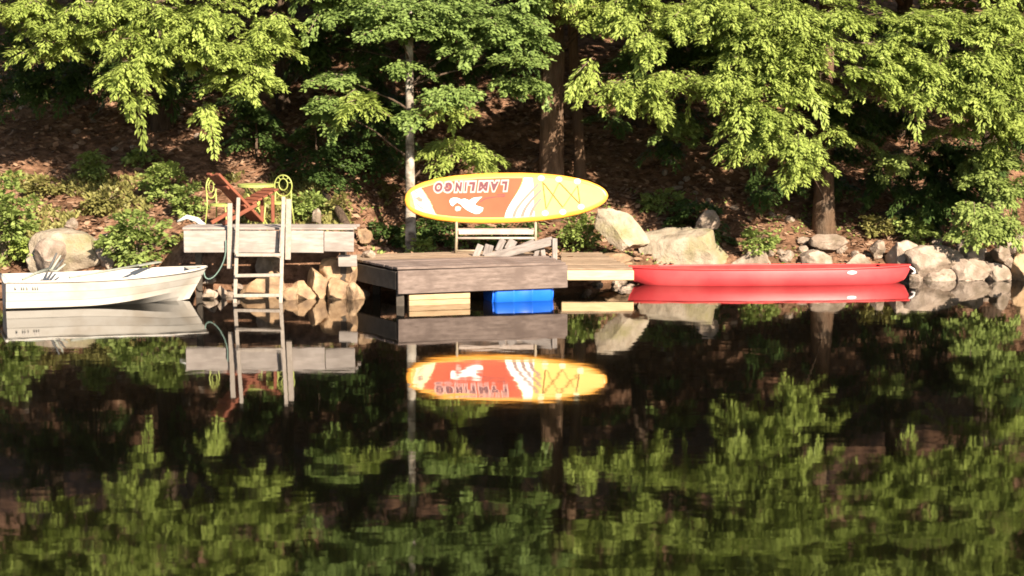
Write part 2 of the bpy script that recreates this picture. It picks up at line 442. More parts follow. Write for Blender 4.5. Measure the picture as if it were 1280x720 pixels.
# left hemlock, trunk back in the shade
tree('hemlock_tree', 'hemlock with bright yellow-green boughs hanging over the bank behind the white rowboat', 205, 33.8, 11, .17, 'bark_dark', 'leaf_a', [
    B(25, 12, 45, 16, 20, 31.9, lean=.2), B(85, 38, 55, 12, 26, 31.7, lean=.6), B(62, 62, 26, 8, 9, 31.8, lean=.5),
    B(140, 8, 60, 16, 32, 31.6), B(175, 52, 26, 22, 24, 31.5, droop=.45), B(172, 88, 17, 18, 15, 31.5, droop=.5), B(160, 118, 10, 8, 4, 31.5, droop=.5),
    B(235, 20, 60, 22, 44, 31.6, lean=.2), B(235, 55, 42, 14, 22, 31.5, lean=.4), B(285, 70, 40, 18, 32, 31.5, lean=.4), B(300, 100, 34, 14, 20, 31.6), B(330, 45, 26, 30, 26, 31.7),
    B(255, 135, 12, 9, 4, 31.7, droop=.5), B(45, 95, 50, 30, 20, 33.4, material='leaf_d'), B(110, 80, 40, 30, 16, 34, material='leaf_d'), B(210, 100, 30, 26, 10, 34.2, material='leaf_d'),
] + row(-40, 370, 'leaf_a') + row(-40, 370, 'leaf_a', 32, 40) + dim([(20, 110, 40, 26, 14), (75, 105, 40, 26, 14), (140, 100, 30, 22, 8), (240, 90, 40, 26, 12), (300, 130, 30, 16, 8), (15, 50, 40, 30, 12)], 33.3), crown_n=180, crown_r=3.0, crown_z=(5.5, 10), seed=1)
# birch leaning beside the paddleboard
tree('birch_tree', 'slim pale birch with a mottled trunk rising behind the left end of the paddleboard', 513, 30.45, 9.5, .078, 'birch', 'leaf_b', [
    B(425, 14, 45, 18, 24, 31.0, material='leaf_b'), B(490, 16, 50, 18, 30, 30.6, material='leaf_b'), B(500, 38, 30, 10, 10, 30.5, material='leaf_b'), B(560, 22, 40, 24, 28, 30.7, material='leaf_b'), B(620, 24, 45, 26, 34, 30.8, material='leaf_b'),
    B(585, 58, 30, 12, 12, 30.7, material='leaf_b'), B(660, 40, 26, 26, 20, 30.9, material='leaf_b'), B(655, 72, 18, 9, 7, 30.8, material='leaf_b'),
    B(430, 100, 26, 10, 9, 30.9, material='leaf_b', hang=.2), B(418, 138, 28, 16, 14, 30.7, material='leaf_b', hang=.3), B(447, 130, 12, 14, 6, 30.5, material='leaf_a', hang=.3, droop=.5),
    B(565, 120, 30, 12, 12, 30.5, material='leaf_b', hang=.2), B(562, 142, 18, 10, 6, 30.4, material='leaf_a', hang=.2),
    B(560, 186, 38, 13, 14, 31.2, material='leaf_a', hang=.1), B(600, 200, 18, 8, 5, 31.2, material='leaf_a', hang=.1),
    B(650, 108, 30, 10, 11, 31.2, material='leaf_b', hang=.2), B(508, 88, 20, 8, 3, 30.5, material='leaf_b', limb=False), B(522, 150, 16, 8, 3, 30.5, material='leaf_b', limb=False),
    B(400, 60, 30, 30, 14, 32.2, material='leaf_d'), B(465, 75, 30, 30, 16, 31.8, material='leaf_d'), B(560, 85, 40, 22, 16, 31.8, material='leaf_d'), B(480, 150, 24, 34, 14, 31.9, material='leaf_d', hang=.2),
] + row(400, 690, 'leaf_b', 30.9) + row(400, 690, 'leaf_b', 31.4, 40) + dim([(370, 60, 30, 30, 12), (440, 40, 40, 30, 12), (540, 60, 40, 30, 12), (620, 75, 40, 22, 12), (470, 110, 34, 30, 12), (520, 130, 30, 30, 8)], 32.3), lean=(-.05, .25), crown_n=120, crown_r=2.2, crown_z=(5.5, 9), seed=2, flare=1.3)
# the two trunks of the middle
tree('pine_tree', 'stout brown pine trunk standing behind the middle of the paddleboard', 689, 32.0, 13, .20, 'bark', 'leaf_a', [
    B(742, 8, 32, 14, 14, 31.9), B(765, 22, 18, 12, 7, 31.9), B(735, 28, 20, 8, 6, 31.8)] + row(700, 800, 'leaf_a'),
    crown_n=165, crown_r=3.2, crown_z=(5.5, 11), seed=3, lean=(.15, .3), crown_leaf='leaf_a', flare=1.3, top_r=.5)
tree('pine_tree', 'thinner brown trunk just behind the stout pine trunk', 726, 32.8, 12, .095, 'bark', 'leaf_a', [], crown_n=75, crown_r=2.4, crown_z=(5.6, 10.5), seed=4, lean=(-.35, .2), flare=1.3)
# right hemlock
tree('hemlock_tree', 'hemlock with layered yellow-green boughs and brown trunk behind the red canoe', 1031, 32.2, 12, .15, 'bark', 'leaf_a', [
    B(800, 10, 40, 14, 18, 31.6), B(855, 22, 30, 18, 18, 31.5), B(900, 12, 50, 18, 32, 31.4), B(945, 40, 55, 26, 56, 31.3), B(985, 20, 40, 22, 32, 31.4),
    B(742, 92, 10, 22, 6, 31.4, droop=.5), B(805, 52, 24, 10, 8, 31.4), B(790, 112, 32, 14, 16, 31.2, droop=.4), B(812, 132, 20, 9, 7, 31.2, droop=.45), B(830, 96, 24, 9, 9, 31.3),
    B(870, 110, 30, 12, 14, 31.2), B(920, 98, 42, 14, 24, 31.2), B(965, 75, 46, 18, 32, 31.2), B(1000, 60, 40, 26, 36, 31.2, lean=.2), B(930, 130, 26, 10, 9, 31.2),
    B(960, 145, 36, 16, 26, 31.1), B(985, 112, 36, 14, 22, 31.1), B(945, 172, 32, 10, 14, 31.1, droop=.4), B(985, 178, 34, 14, 22, 31.0), B(1000, 205, 24, 10, 10, 31.0, droop=.4),
    B(850, 160, 22, 20, 9, 32.2, material='leaf_b'), B(840, 45, 40, 20, 18, 32.6, material='leaf_d'), B(880, 70, 40, 20, 18, 32.5, material='leaf_d'), B(1060, 130, 40, 22, 14, 32.0, material='leaf_d'), B(1050, 195, 30, 12, 7, 31.6, material='leaf_d', hang=.2),
] + row(800, 1060, 'leaf_a') + row(800, 1060, 'leaf_a', 32, 40) + dim([(790, 80, 34, 26, 12), (860, 140, 40, 16, 9), (845, 185, 30, 18, 9), (920, 60, 50, 30, 14), (930, 190, 26, 16, 6), (1020, 130, 34, 20, 10), (760, 150, 20, 16, 4), (960, 235, 28, 20, 8), (1045, 235, 30, 14, 6)], 32.4) + [B(1030, 110, 20, 14, 6, 31.6), B(1035, 165, 14, 8, 2, 31.6), B(1062, 178, 20, 7, 3, 31.5, material='leaf_b')], crown_n=225, crown_r=3.3, crown_z=(5.5, 10.5), seed=5)
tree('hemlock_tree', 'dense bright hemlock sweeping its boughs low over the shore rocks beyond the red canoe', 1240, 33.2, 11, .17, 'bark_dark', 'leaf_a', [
    B(1060, 22, 36, 14, 16, 31.4, lean=.5), B(1100, 60, 46, 9, 18, 31.3, lean=.6), B(1155, 28, 40, 16, 26, 31.4, lean=.5), B(1200, 35, 44, 14, 26, 31.3, lean=.4), B(1255, 28, 26, 18, 18, 31.3), B(1120, 82, 40, 12, 20, 31.2, lean=.6),
    B(1090, 92, 44, 10, 18, 31.2, lean=.6), B(1170, 85, 50, 16, 34, 31.2, lean=.5), B(1230, 80, 40, 20, 34, 31.1, lean=.4), B(1270, 70, 26, 30, 28, 31.1), B(1115, 115, 26, 8, 9, 31.2, lean=.5), B(1160, 122, 24, 8, 9, 31.1, lean=.5),
    B(1205, 118, 40, 14, 24, 31.0, lean=.4), B(1255, 120, 30, 20, 26, 31.0), B(1265, 160, 24, 16, 16, 31.0), B(1225, 152, 40, 9, 12, 31.0, lean=-.5), B(1185, 168, 26, 5, 6, 31.0, lean=-.6),
    B(1255, 200, 28, 14, 14, 31.1, material='leaf_s'), B(1232, 225, 30, 12, 12, 31.1, material='leaf_s'), B(1270, 245, 24, 14, 12, 31.0, material='leaf_s'), B(1225, 262, 22, 8, 8, 30.7, material='leaf_s', droop=.4), B(1250, 285, 30, 10, 14, 30.6, material='leaf_s', droop=.4), B(1212, 288, 12, 6, 4, 30.6, material='leaf_s', droop=.4),
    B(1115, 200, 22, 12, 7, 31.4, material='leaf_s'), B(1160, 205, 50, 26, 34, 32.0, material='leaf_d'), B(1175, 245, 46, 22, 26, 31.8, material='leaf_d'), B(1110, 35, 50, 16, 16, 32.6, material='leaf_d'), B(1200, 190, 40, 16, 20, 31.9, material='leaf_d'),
] + row(1060, 1340, 'leaf_a') + row(1060, 1340, 'leaf_a', 32, 40) + dim([(1075, 150, 40, 26, 14), (1130, 150, 40, 26, 14), (1110, 225, 40, 26, 14), (1150, 270, 36, 18, 10), (1210, 230, 40, 30, 14), (1270, 180, 30, 30, 12), (1230, 120, 50, 30, 14), (1180, 60, 60, 30, 16)], 32.1), crown_n=225, crown_r=3.4, crown_z=(5.5, 10.5), seed=6)
# forest behind: shades the bank, dim trunks among the gaps
FOREST = [(-330, 33.5), (-120, 33.0), (60, 37.5), (355, 34.6), (440, 37.0), (560, 35.5), (640, 39.5), (800, 35.4), (905, 37.6), (1120, 36.2), (1330, 35.0), (1480, 33.6), (1650, 34.0), (1830, 34.5), (270, 40.5), (1000, 41.5), (1240, 40.5), (700, 44.5)]
FLAB = {60: 'dim tree far up the bank above the mossy boulder behind the rowboat', 355: 'dim tree in the shade above the wooden platform, right of the bright left hemlock', 440: 'dim tree up the bank behind the dark young hemlocks',
        560: 'dim tree in the shade between the birch and the stout pine trunk', 640: 'dim tree far up the bank just left of the stout pine trunk', 800: 'dim tree in the shade behind the boughs right of the stout pine',
        905: 'dim tree up the bank behind the long pale boulder', 1120: 'dim tree in the shade right of the brown hemlock trunk behind the canoe', 270: 'dim tree highest up the bank behind the left hemlock',
        1000: 'dim tree highest up the bank behind the brown hemlock trunk', 1240: 'dim tree highest up the bank behind the dense low hemlock', 700: 'dim tree farthest up the bank directly behind the two pine trunks'}
for i, (px, d) in enumerate(FOREST):
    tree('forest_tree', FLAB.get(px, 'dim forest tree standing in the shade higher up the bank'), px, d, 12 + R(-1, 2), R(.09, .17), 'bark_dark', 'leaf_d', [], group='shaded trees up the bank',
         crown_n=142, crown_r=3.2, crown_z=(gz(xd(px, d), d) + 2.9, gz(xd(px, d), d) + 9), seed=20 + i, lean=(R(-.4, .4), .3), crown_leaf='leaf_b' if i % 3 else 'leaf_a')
# young hemlocks under the canopy, their shade put into the dark leaf colour
for k, (px, py, d, h, lb) in enumerate([(395, 238, 31.6, 1.0, 'dark young hemlock growing in the shade behind the wooden platform'), (455, 232, 32.2, 1.3, 'dark young hemlock in the shade left of the birch trunk'),
                                         (110, 140, 35.0, 1.2, 'small dark hemlock sapling under the boughs left'), (870, 255, 31.7, .7, 'low dark green bush above the pale boulders behind the canoe'), (320, 205, 32.6, .9, 'low dark sapling in the shade above the yellow-green table')]):
    p = at(px, py, d); z = gz(p.x, p.y)
    t = thing('hemlock_sapling' if k != 3 else 'bush', lb, 'sapling' if k != 3 else 'bush', (p.x, p.y, z))
    MB().tube([(p.x, p.y, z - .1), (p.x + .02, p.y, z + h * .5), (p.x, p.y, z + h)], [.03, .02, .008], 6).build('stem', M['bark_dark'], t)
    n = int(34 * h) + 10
    zz = RNG.uniform(.12, 1, n); th = RNG.uniform(0, 6.28, n)
    o = np.stack([p.x + .12 * np.cos(th), p.y + .12 * np.sin(th), z + zz * h], 1)
    ax = np.stack([np.cos(th), np.sin(th), np.full(n, -.05)], 1)
    L = (.75 - .5 * zz) * (.6 + .5 * h / 1.5)
    leaf_object('foliage', sprays(o, ax, L, L * .45, 90, .07, .3), M['leaf_d'], t)['kind'] = 'stuff'

# ------------------------------------------------------------------ shrubs and plants
def shrub(px, py, w, h, n, label, material='leaf_s', d=None, leaf=.075, group=None, name='shrub'):
    """px,py = foot in the photograph, w,h in metres"""
    if d is None:
        d = 28.5
        for i in range(400):
            q = at(px, py, d)
            if gz(q.x, d) >= q.z: break
            d += .02
    x = xd(px, d); z = gz(x, d)
    t = thing(name, label, 'shrub' if name == 'shrub' else 'plant', (x, d, z), group)
    st = MB()
    for i in range(9):
        a = R(0, 6.28); r = R(.2, .45) * w
        st.tube([(x + R(-.05, .05), d + R(-.05, .05), z - .08), (x + .4 * r * math.cos(a), d + .3 * r * math.sin(a), z + h * .5), (x + r * math.cos(a), d + .7 * r * math.sin(a), z + h * R(.7, .95))], [.010, .007, .003], 4, caps=False)
    st.build('stems', M['twig'], t)
    o = ellipsoid_pts((x, d, z + h * .52), (w * .46, w * .34, h * .46), n)
    ax = o - np.array([x, d + .15, z + h * .1]); ax[:, 2] *= .5; ax = unit(ax) + RNG.normal(0, .35, (n, 3)); ax[:, 1] -= .3
    L = RNG.uniform(.14, .30, n)
    leaf_object('foliage', sprays(o, ax, L, L * .65, 34, leaf, .3, flat=.55), M[material], t)['kind'] = 'stuff'
    return t
shrub(5, 325, .85, 1.25, 75, 'bright green bush on the bank behind the stern of the white rowboat', leaf=.085)
shrub(45, 335, .5, .45, 26, 'low yellow-green clump in front of the mossy boulder behind the rowboat', material='leaf_a')
shrub(172, 332, .95, .75, 80, 'wide leafy green shrub beside the left end of the wooden platform', leaf=.08)
shrub(205, 250, .55, .55, 40, 'rounded green shrub on the sunny slope above the platform', leaf=.075)
shrub(232, 268, .42, .4, 26, 'small green shrub just left of the reddish plank chair')
shrub(120, 228, .34, .52, 26, 'upright pale green sapling on the sunny slope behind the rowboat')
shrub(178, 205, .36, .28, 16, 'small leafy plant at the edge of the shade left of the platform')
shrub(130, 262, .5, .26, 22, 'low olive clump of weeds on the sunny slope', material='leaf_o')
shrub(55, 245, .6, .25, 24, 'spreading olive weeds on the slope above the mossy boulder', material='leaf_o')
shrub(385, 272, .5, .36, 26, 'sunlit weeds behind the right end of the wooden platform', material='leaf_s')
shrub(425, 265, .4, .25, 16, 'low tuft of weeds up the slope from the platform end', material='leaf_o')
shrub(722, 312, .5, .55, 42, 'bright green plant between the bench and the tilted grey slab', leaf=.07)
shrub(828, 265, .55, .35, 24, 'green leafy plant above the long pale boulder behind the canoe')
shrub(948, 318, .4, .40, 26, 'bright leafy plant between two pale boulders behind the canoe', leaf=.07)
shrub(1148, 305, .45, .55, 30, 'green plant among the shore rocks off the end of the canoe', material='leaf_s')
shrub(1098, 295, .45, .30, 20, 'dry tawny weeds on the bank above the end of the canoe', material='leaf_o')
shrub(515, 300, .55, .18, 16, 'low green weeds on the bank under the left end of the paddleboard')
shrub(590, 302, .5, .15, 14, 'thin strip of green weeds behind the bench legs')
shrub(483, 250, .35, .25, 12, 'small olive plant on the slope beside the birch foot', material='leaf_o')
shrub(526, 225, .25, .22, 9, 'few yellowing leaves beside the birch trunk above the paddleboard', material='leaf_a', d=30.5)

shrub(480, 303, .6, .3, 26, 'low plants added at the bank edge behind the dock corner, dark as the paddleboard shadow', material='leaf_d')  # these three are added; dark leaves stand in for the board's shadow
shrub(545, 300, .7, .34, 34, 'low bush added behind the dock under the paddleboard tail, dark as its shadow', material='leaf_d')
shrub(635, 302, .8, .34, 34, 'bush added behind the bench seat, dark as the paddleboard shadow', material='leaf_d')

# ground cover and fallen leaves
def scatter(name, n, material, size, area, label, up=.35, lift=.015, w=.34, clump=None):
    px = RNG.uniform(area[0], area[1], n * 3); d = RNG.uniform(area[2], area[3], n * 3)
    pts = []
    for a, b in zip(px, d):
        x = xd(a, b)
        if clump and noise.noise((x * clump, b * clump, 4.4)) < .02: continue
        if gz(x, b, False) < .12: continue
        pts.append((x, b, gz(x, b) + lift))
        if len(pts) >= n: break
    P = np.array(pts); m = len(P)
    th = RNG.uniform(0, 6.28, m)
    dd = unit(np.stack([np.cos(th), np.sin(th), RNG.normal(up, .25, m)], 1))
    nn = unit(np.stack([RNG.normal(0, .4, m), RNG.normal(-.25, .4, m), np.ones(m)], 1))
    b = unit(np.cross(nn, dd))
    l = (size * RNG.uniform(.6, 1.4, m))[:, None]
    q = np.stack([P, P + dd * l * .45 + b * l * w, P + dd * l, P + dd * l * .45 - b * l * w], 1).reshape(-1, 3)
    tag(leaf_object(name, q, M[material]), label, None, kind='stuff')
scatter('fallen_leaves', 15000, 'fallen', .10, (-120, 1400, 28.8, 38), 'brown fallen leaves covering the bank', up=.15)
scatter('leaf_litter', 9000, 'fallen', .135, (-120, 1400, 29.5, 40), 'clumps of big dry leaves lying on the shaded bank', up=.12, w=.30, clump=1.9)
scatter('weeds', 6500, 'leaf_o', .11, (-80, 440, 28.9, 32.0), 'olive weeds and grass on the sunny slope', up=1.0, w=.2, clump=1.1)
scatter('leaf_clover', 1600, 'leaf_s', .07, (440, 1280, 29.6, 33.0), 'small green ground plants on the shaded bank', up=.7, w=.3, clump=1.5)

# ------------------------------------------------------------------ rocks
def rock_mesh(seed, cuts=9, sub=3, rough=.10, block=0):
    rs = random.Random(seed)
    bm = bmesh.new()
    bmesh.ops.create_icosphere(bm, subdivisions=sub, radius=1)
    if block:
        for v in bm.verts: v.co /= sum(abs(c) ** block for c in v.co) ** (1 / block)
    for i in range(cuts):
        n = Vector((rs.gauss(0, 1), rs.gauss(0, 1), rs.gauss(0, .8))).normalized()
        h = rs.uniform(.52, .82) * (1.22 if block else 1)
        for v in bm.verts:
            k = v.co.dot(n) - h
            if k > 0: v.co -= n * k * .97
    off = Vector((rs.uniform(0, 99), rs.uniform(0, 99), 0))
    for v in bm.verts:
        v.co += v.co.normalized() * (rough * noise.noise(v.co * 1.6 + off) + rough * .5 * noise.noise(v.co * 4.5 + off) + rough * .35 * noise.noise(v.co * 11 + off))
    mx = [max(v.co[i] for v in bm.verts) for i in range(3)]; mn = [min(v.co[i] for v in bm.verts) for i in range(3)]
    for v in bm.verts:
        for i in range(3): v.co[i] = (v.co[i] - (mx[i] + mn[i]) / 2) / (mx[i] - mn[i])
    me = bpy.data.meshes.new('rock'); bm.to_mesh(me); bm.free()
    for p in me.polygons: p.use_smooth = True
    try: me.set_sharp_from_angle(angle=math.radians(28))
    except Exception: pass
    return me
def rock(px0, py0, px1, py1, d, depth, seed, label, material='rock', rot=0, name='boulder', group=None, sub=4, cuts=11, tilt=0, block=0):
    """extent in the photograph at distance d"""
    a = at((px0 + px1) / 2, (py0 + py1) / 2, d); k = d / FPX
    me = rock_mesh(seed, cuts, sub, .10, block)
    o = link(name, me, M[material])
    o.location = a
    w, h = (px1 - px0) * k, (py1 - py0) * k
    for v in me.vertices: v.co = (v.co.x * w, v.co.y * depth, v.co.z * h)
    o.rotation_euler = (0, math.radians(tilt), math.radians(rot))
    return tag(o, label, 'rock', group)
rock(36, 285, 132, 350, 29.3, .9, 1, 'large mossy grey-brown boulder behind the white rowboat', 'rock_moss', block=4, cuts=14)
rock(42, 297, 88, 345, 28.9, .5, 2, 'smaller grey boulder leaning on the mossy boulder behind the rowboat', 'rock')
rock(118, 290, 152, 345, 29.2, .5, 3, 'pale rock between the mossy boulder and the green shrub', 'rock')
rock(737, 265, 815, 309, 30.3, .45, 11, 'tilted pale granite slab leaning beside the paddleboard end', 'rock_moss', tilt=45, cuts=12)
rock(793, 284, 912, 352, 31.1, .8, 5, 'long pale boulder with a flat brown top behind the red canoe', 'rock_moss', cuts=9, block=5)
rock(910, 309, 968, 352, 31.0, .5, 6, 'rounded pale boulder behind the middle of the red canoe', 'rock')
rock(728, 316, 796, 340, 30.2, .6, 7, 'low brown flat rock behind the plank ramp', 'rock_tan')
rock(382, 334, 414, 388, 28.15, .5, 8, 'tan angular boulder left in the heap under the platform end', 'rock_tan', cuts=13, block=4)
rock(398, 321, 440, 356, 28.3, .5, 81, 'tan boulder on top of the heap under the platform end', 'rock_tan', cuts=14, block=4)
rock(408, 346, 446, 388, 28.05, .45, 82, 'tan split boulder at the water in the heap under the platform end', 'rock_tan', cuts=14)
rock(428, 326, 448, 366, 28.2, .4, 83, 'upright pale tan stone in the heap beside the dock side', 'rock_tan', cuts=12, block=4)
rock(300, 338, 360, 384, 28.2, .5, 9, 'tan pointed boulder behind the ladder rungs', 'rock_tan', cuts=12)
rock(350, 358, 374, 384, 27.9, .3, 10, 'small tan rock at the water beside the ladder', 'rock_tan')
rock(366, 350, 396, 384, 28.0, .3, 12, 'small orange-tan stone tucked against the big tan boulder', 'rock_tan')
rock(252, 361, 274, 377, 27.95, .2, 13, 'flat white stone at the waterline under the platform beside the rowboat bow', 'rock')
rock(270, 356, 284, 377, 28.05, .2, 14, 'little pale stone at the waterline left of the ladder', 'rock')
rock(430, 352, 456, 386, 27.9, .35, 15, 'grey stone wedged between the big tan boulder and the dock', 'rock_tan')
rock(318, 318, 352, 350, 28.5, .4, 16, 'shaded grey stone under the platform behind the ladder', 'rock')
rock(388, 260, 402, 284, 30.1, .3, 17, 'small pale rock in the weeds behind the platform', 'rock')
rock(446, 285, 466, 306, 29.6, .3, 18, 'small tan rock at the corner where platform and dock meet', 'rock_tan')
rock(452, 312, 470, 328, 28.45, .2, 19, 'small white stone lying at the back corner of the dock', 'rock')
# shore rocks to the right of the canoe
rs = random.Random(5)
SH = [(1128, 306, 1206, 362, 30.7, 'rock', 'large pale rock at the waterline off the end of the red canoe'),
      (1108, 300, 1150, 352, 30.95, 'rock', 'pointed pale rock behind the end of the red canoe'),
      (1052, 316, 1092, 348, 31.0, 'rock', 'pale pyramid rock peeking over the canoe near its white patch'),
      (1186, 322, 1240, 360, 30.6, 'rock', 'low flat pale rock along the waterline'),
      (1232, 328, 1262, 362, 30.5, 'rock', 'rounded grey rock at the waterline by the frame of branches'),
      (1262, 316, 1300, 366, 30.5, 'rock_tan', 'angular tan rock at the waterline'),
      (1268, 292, 1310, 334, 30.95, 'rock_tan', 'sloping orange-tan rock under the low bright branches'),
      (1200, 306, 1232, 334, 30.95, 'rock', 'pale square rock in the rubble under the low branches'),
      (1238, 304, 1264, 328, 31.0, 'rock', 'pale round rock in the rubble next to the orange-tan rock'),
      (1000, 312, 1040, 344, 31.0, 'rock', 'pale wedge rock peeking over the canoe by the brown trunk'),
      (1086, 300, 1108, 326, 31.2, 'rock', 'small upright pale rock on the bank above the canoe end'),
      (1010, 292, 1062, 312, 31.6, 'rock', 'long pale flat rock on the dark bank by the brown trunk'),
      (868, 262, 900, 288, 31.4, 'rock', 'grey rock in the shade above the long pale boulder')]
for i, (a, b, c, e, d, m_, lb) in enumerate(SH): rock(a, b, c, e, d, .35 + .2 * (c - a) / 60, 40 + i, lb, m_, rot=0, cuts=13, block=(0, 4)[i % 2])
SMALL = []
ZONES = [(24, 1135, 1300, 322, 352, 18, 36, 'small pale rock in the waterline rubble past the canoe end'), (52, 1140, 1300, 302, 350, 9, 24, 'small pale stone in the rubble along the shore off the canoe end'), (26, 960, 1130, 300, 335, 8, 17, 'small stone on the bank just above the red canoe'),
         (12, 700, 800, 345, 366, 8, 20, 'small stone at the water under the plank ramp'), (12, -20, 160, 240, 330, 8, 18, 'small stone on the sunny slope behind the rowboat'),
         (14, 250, 460, 352, 378, 9, 20, 'small stone at the waterline under the wooden platform'), (16, 800, 1000, 200, 310, 6, 14, 'small stone on the shaded slope above the pale boulders'),
         (10, 20, 330, 120, 190, 7, 14, 'small stone in the leaf litter under the left hemlock boughs')]
for n_, a, b, c, e, f, g, lb in ZONES:
    for i in range(n_): SMALL.append((rs.uniform(a, b), rs.uniform(c, e), rs.uniform(f, g), lb))
stones = [rock_mesh(200 + i, 10, 2) for i in range(6)]
for m_ in stones: m_.materials.append(M['rock'])
for i, (px, py, s, lb) in enumerate(SMALL):
    d = 27.9
    while d < 40:
        q = at(px, py, d)
        if gz(q.x, d) >= q.z or q.z < .0: break
        d += .03
    k = d / FPX * s
    me_ = stones[i % 6]
    o = link('stone', me_, M['rock'])
    o.location = (q.x, d, max(gz(q.x, d), -.02) + k * .12)
    o.scale = (k * rs.uniform(.9, 1.5), k, k * rs.uniform(.6, .95)); o.rotation_euler = (rs.uniform(-.3, .3), rs.uniform(-.3, .3), rs.uniform(0, 6))
    tag(o, lb, 'stone', 'stones: ' + lb.replace('small ', ''))
# driftwood, logs
dl = MB(); pA, pB = at(404, 240, 31.2), at(441, 288, 29.7)
pA.z = gz(pA.x, pA.y) + .06; pB.z = gz(pB.x, pB.y) + .06
dl.tube([pA, pA.lerp(pB, .5) + Vector((0.03, 0, .04)), pB], [.06, .075, .07], 8, wob=.15)
tag(dl.build('fallen_log', M['bark_dark'], smooth=True), 'dark fallen log lying down the slope behind the platform end', 'log')
z0 = 1.02
dw = MB(); pts = [at(x, y, 28.9) for x, y in ((222, 277), (234, 271), (246, 275), (256, 283), (266, 286))]
dw.tube(pts, [.02, .035, .04, .04, .03], 7, wob=.2)
tag(dw.build('driftwood', M['white'], smooth=True), 'white curved piece of driftwood at the left end of the platform', 'driftwood')

# ------------------------------------------------------------------ wooden platform on the left, with ladder
def plank(parent, a, b, w, h, mtl, name='plank', up=(0, 0, 1), bevel=.006):
    """board from a to b, width w (sideways), thickness h (along up)"""
    a, b, up = Vector(a), Vector(b), Vector(up)
    x = (b - a).normalized(); y = up.cross(x).normalized(); z = x.cross(y)
    m = Matrix((x, y, z)).transposed()
    L = (b - a).length
    mb = MB().box((0, 0, 0), (L, w, h))
    o = mb.build(name, M[mtl], None, bevel=bevel)
    o.location = (a + b) / 2
    o.rotation_euler = m.to_euler()
    if parent is not None:
        o.parent = parent
        o.matrix_parent_inverse = Matrix.Translation(-parent.location)
    return o
D1 = 27.75
PZ = at(300, 288, D1).z
pl = thing('wooden_platform', 'bleached grey wooden platform on the bank with a ladder down to the water', 'platform', (xd(335, 28.1), 28.1, 0))
XS = [xd(p, D1) for p in (228, 287, 347, 404, 442)]
for i in range(4):
    a, b = XS[i] + .004, XS[i + 1] - .004
    zc = at(300, 302, D1).z
    plank(pl, (a, D1 + R(-.006, .006), zc + R(-.006, .006)), (b, D1 + R(-.006, .006), zc + R(-.006, .006)), .045, .32 - (0, 0, .0, .03)[i], 'pale_wood', 'fascia_board')
for j in range(5):
    y = D1 + .028 + .145 * j + .07
    plank(pl, (XS[0] - .02 + R(-.02, .02), y, PZ + .02 + R(-.004, .004)), (XS[-1] + R(-.02, .03), y, PZ + .02 + R(-.004, .004)), .136, .034, 'pale_wood', 'deck_plank')
for px in (232, 290, 350, 438):
    x = xd(px, D1) + (.05 if px < 400 else -.05)
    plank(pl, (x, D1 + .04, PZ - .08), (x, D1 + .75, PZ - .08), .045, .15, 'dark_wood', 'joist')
for px in (246, 428):
    x = xd(px, D1 + .3)
    plank(pl, (x, D1 + .35, -.35), (x, D1 + .35, PZ - .16), .09, .09, 'dark_wood', 'post', up=(0, 1, 0))
pb = plank(pl, at(423, 326, D1 + .15), at(446, 326, D1 + .12), .05, .17, 'pale_wood', 'brace_board')
# ladder
DL = 27.55
ld = thing('ladder', 'weathered wooden ladder leaning on the platform and reaching into the water', 'ladder', (xd(320, DL), DL, 0))
def rail(px0, py0, d0, px1, d1, zb, w, t, nm):
    a = at(px0, py0, d0); b = Vector((xd(px1, d1), d1, zb))
    return plank(ld, b, a, w, t, 'ladder_wood', nm, up=(0, 1, 0))
rail(298, 247, DL + .06, 289, DL - .16, -.5, .054, .034, 'rail')
rail(354.5, 246, DL + .06, 347, DL - .16, -.5, .054, .034, 'rail')
rail(287.5, 254, D1 - .05, 285, D1 - .07, PZ - .55, .07, .045, 'upright_post')
rail(361, 249, D1 - .05, 358.5, D1 - .07, PZ - .42, .08, .05, 'upright_post')
for py in (318, 344, 369, 392):
    z = 3.3 - (py - 90) * (DL - .05) / FPX
    t_ = (z + .5) / (at(298, 247, DL).z + .5)
    a = Vector((xd(lerp(289, 298, t_), DL), DL - .16 + .22 * t_ - .035, z)); b = Vector((xd(lerp(347, 354.5, t_), DL), DL - .16 + .22 * t_ - .035, z + R(-.01, .01)))
    plank(ld, a, b, .07, .045, 'ladder_wood', 'rung')

# rope from bow to platform
rp = MB()
b0 = at(255, 340, 27.72); b1 = at(282, 300, D1 - .06)
pts = []
for i in range(14):
    t = i / 13
    p = b0.lerp(b1, t); p.x = lerp(b0.x, b1.x, sm(t * 1.15)); p.z = lerp(b0.z, b1.z, t ** 2.2) - .22 * math.sin(math.pi * min(1, t * 1.1)) * (1 - t)
    pts.append(p)
rp.tube(pts, .010, 6)
tag(rp.build('mooring_rope', M['rope'], smooth=True), 'thin green mooring rope hanging from the rowboat bow to the platform', 'rope')

# ------------------------------------------------------------------ chairs and table behind the platform
def gat(px, d, z): return Vector((xd(px, d), d, z))
TZ = PZ + .037
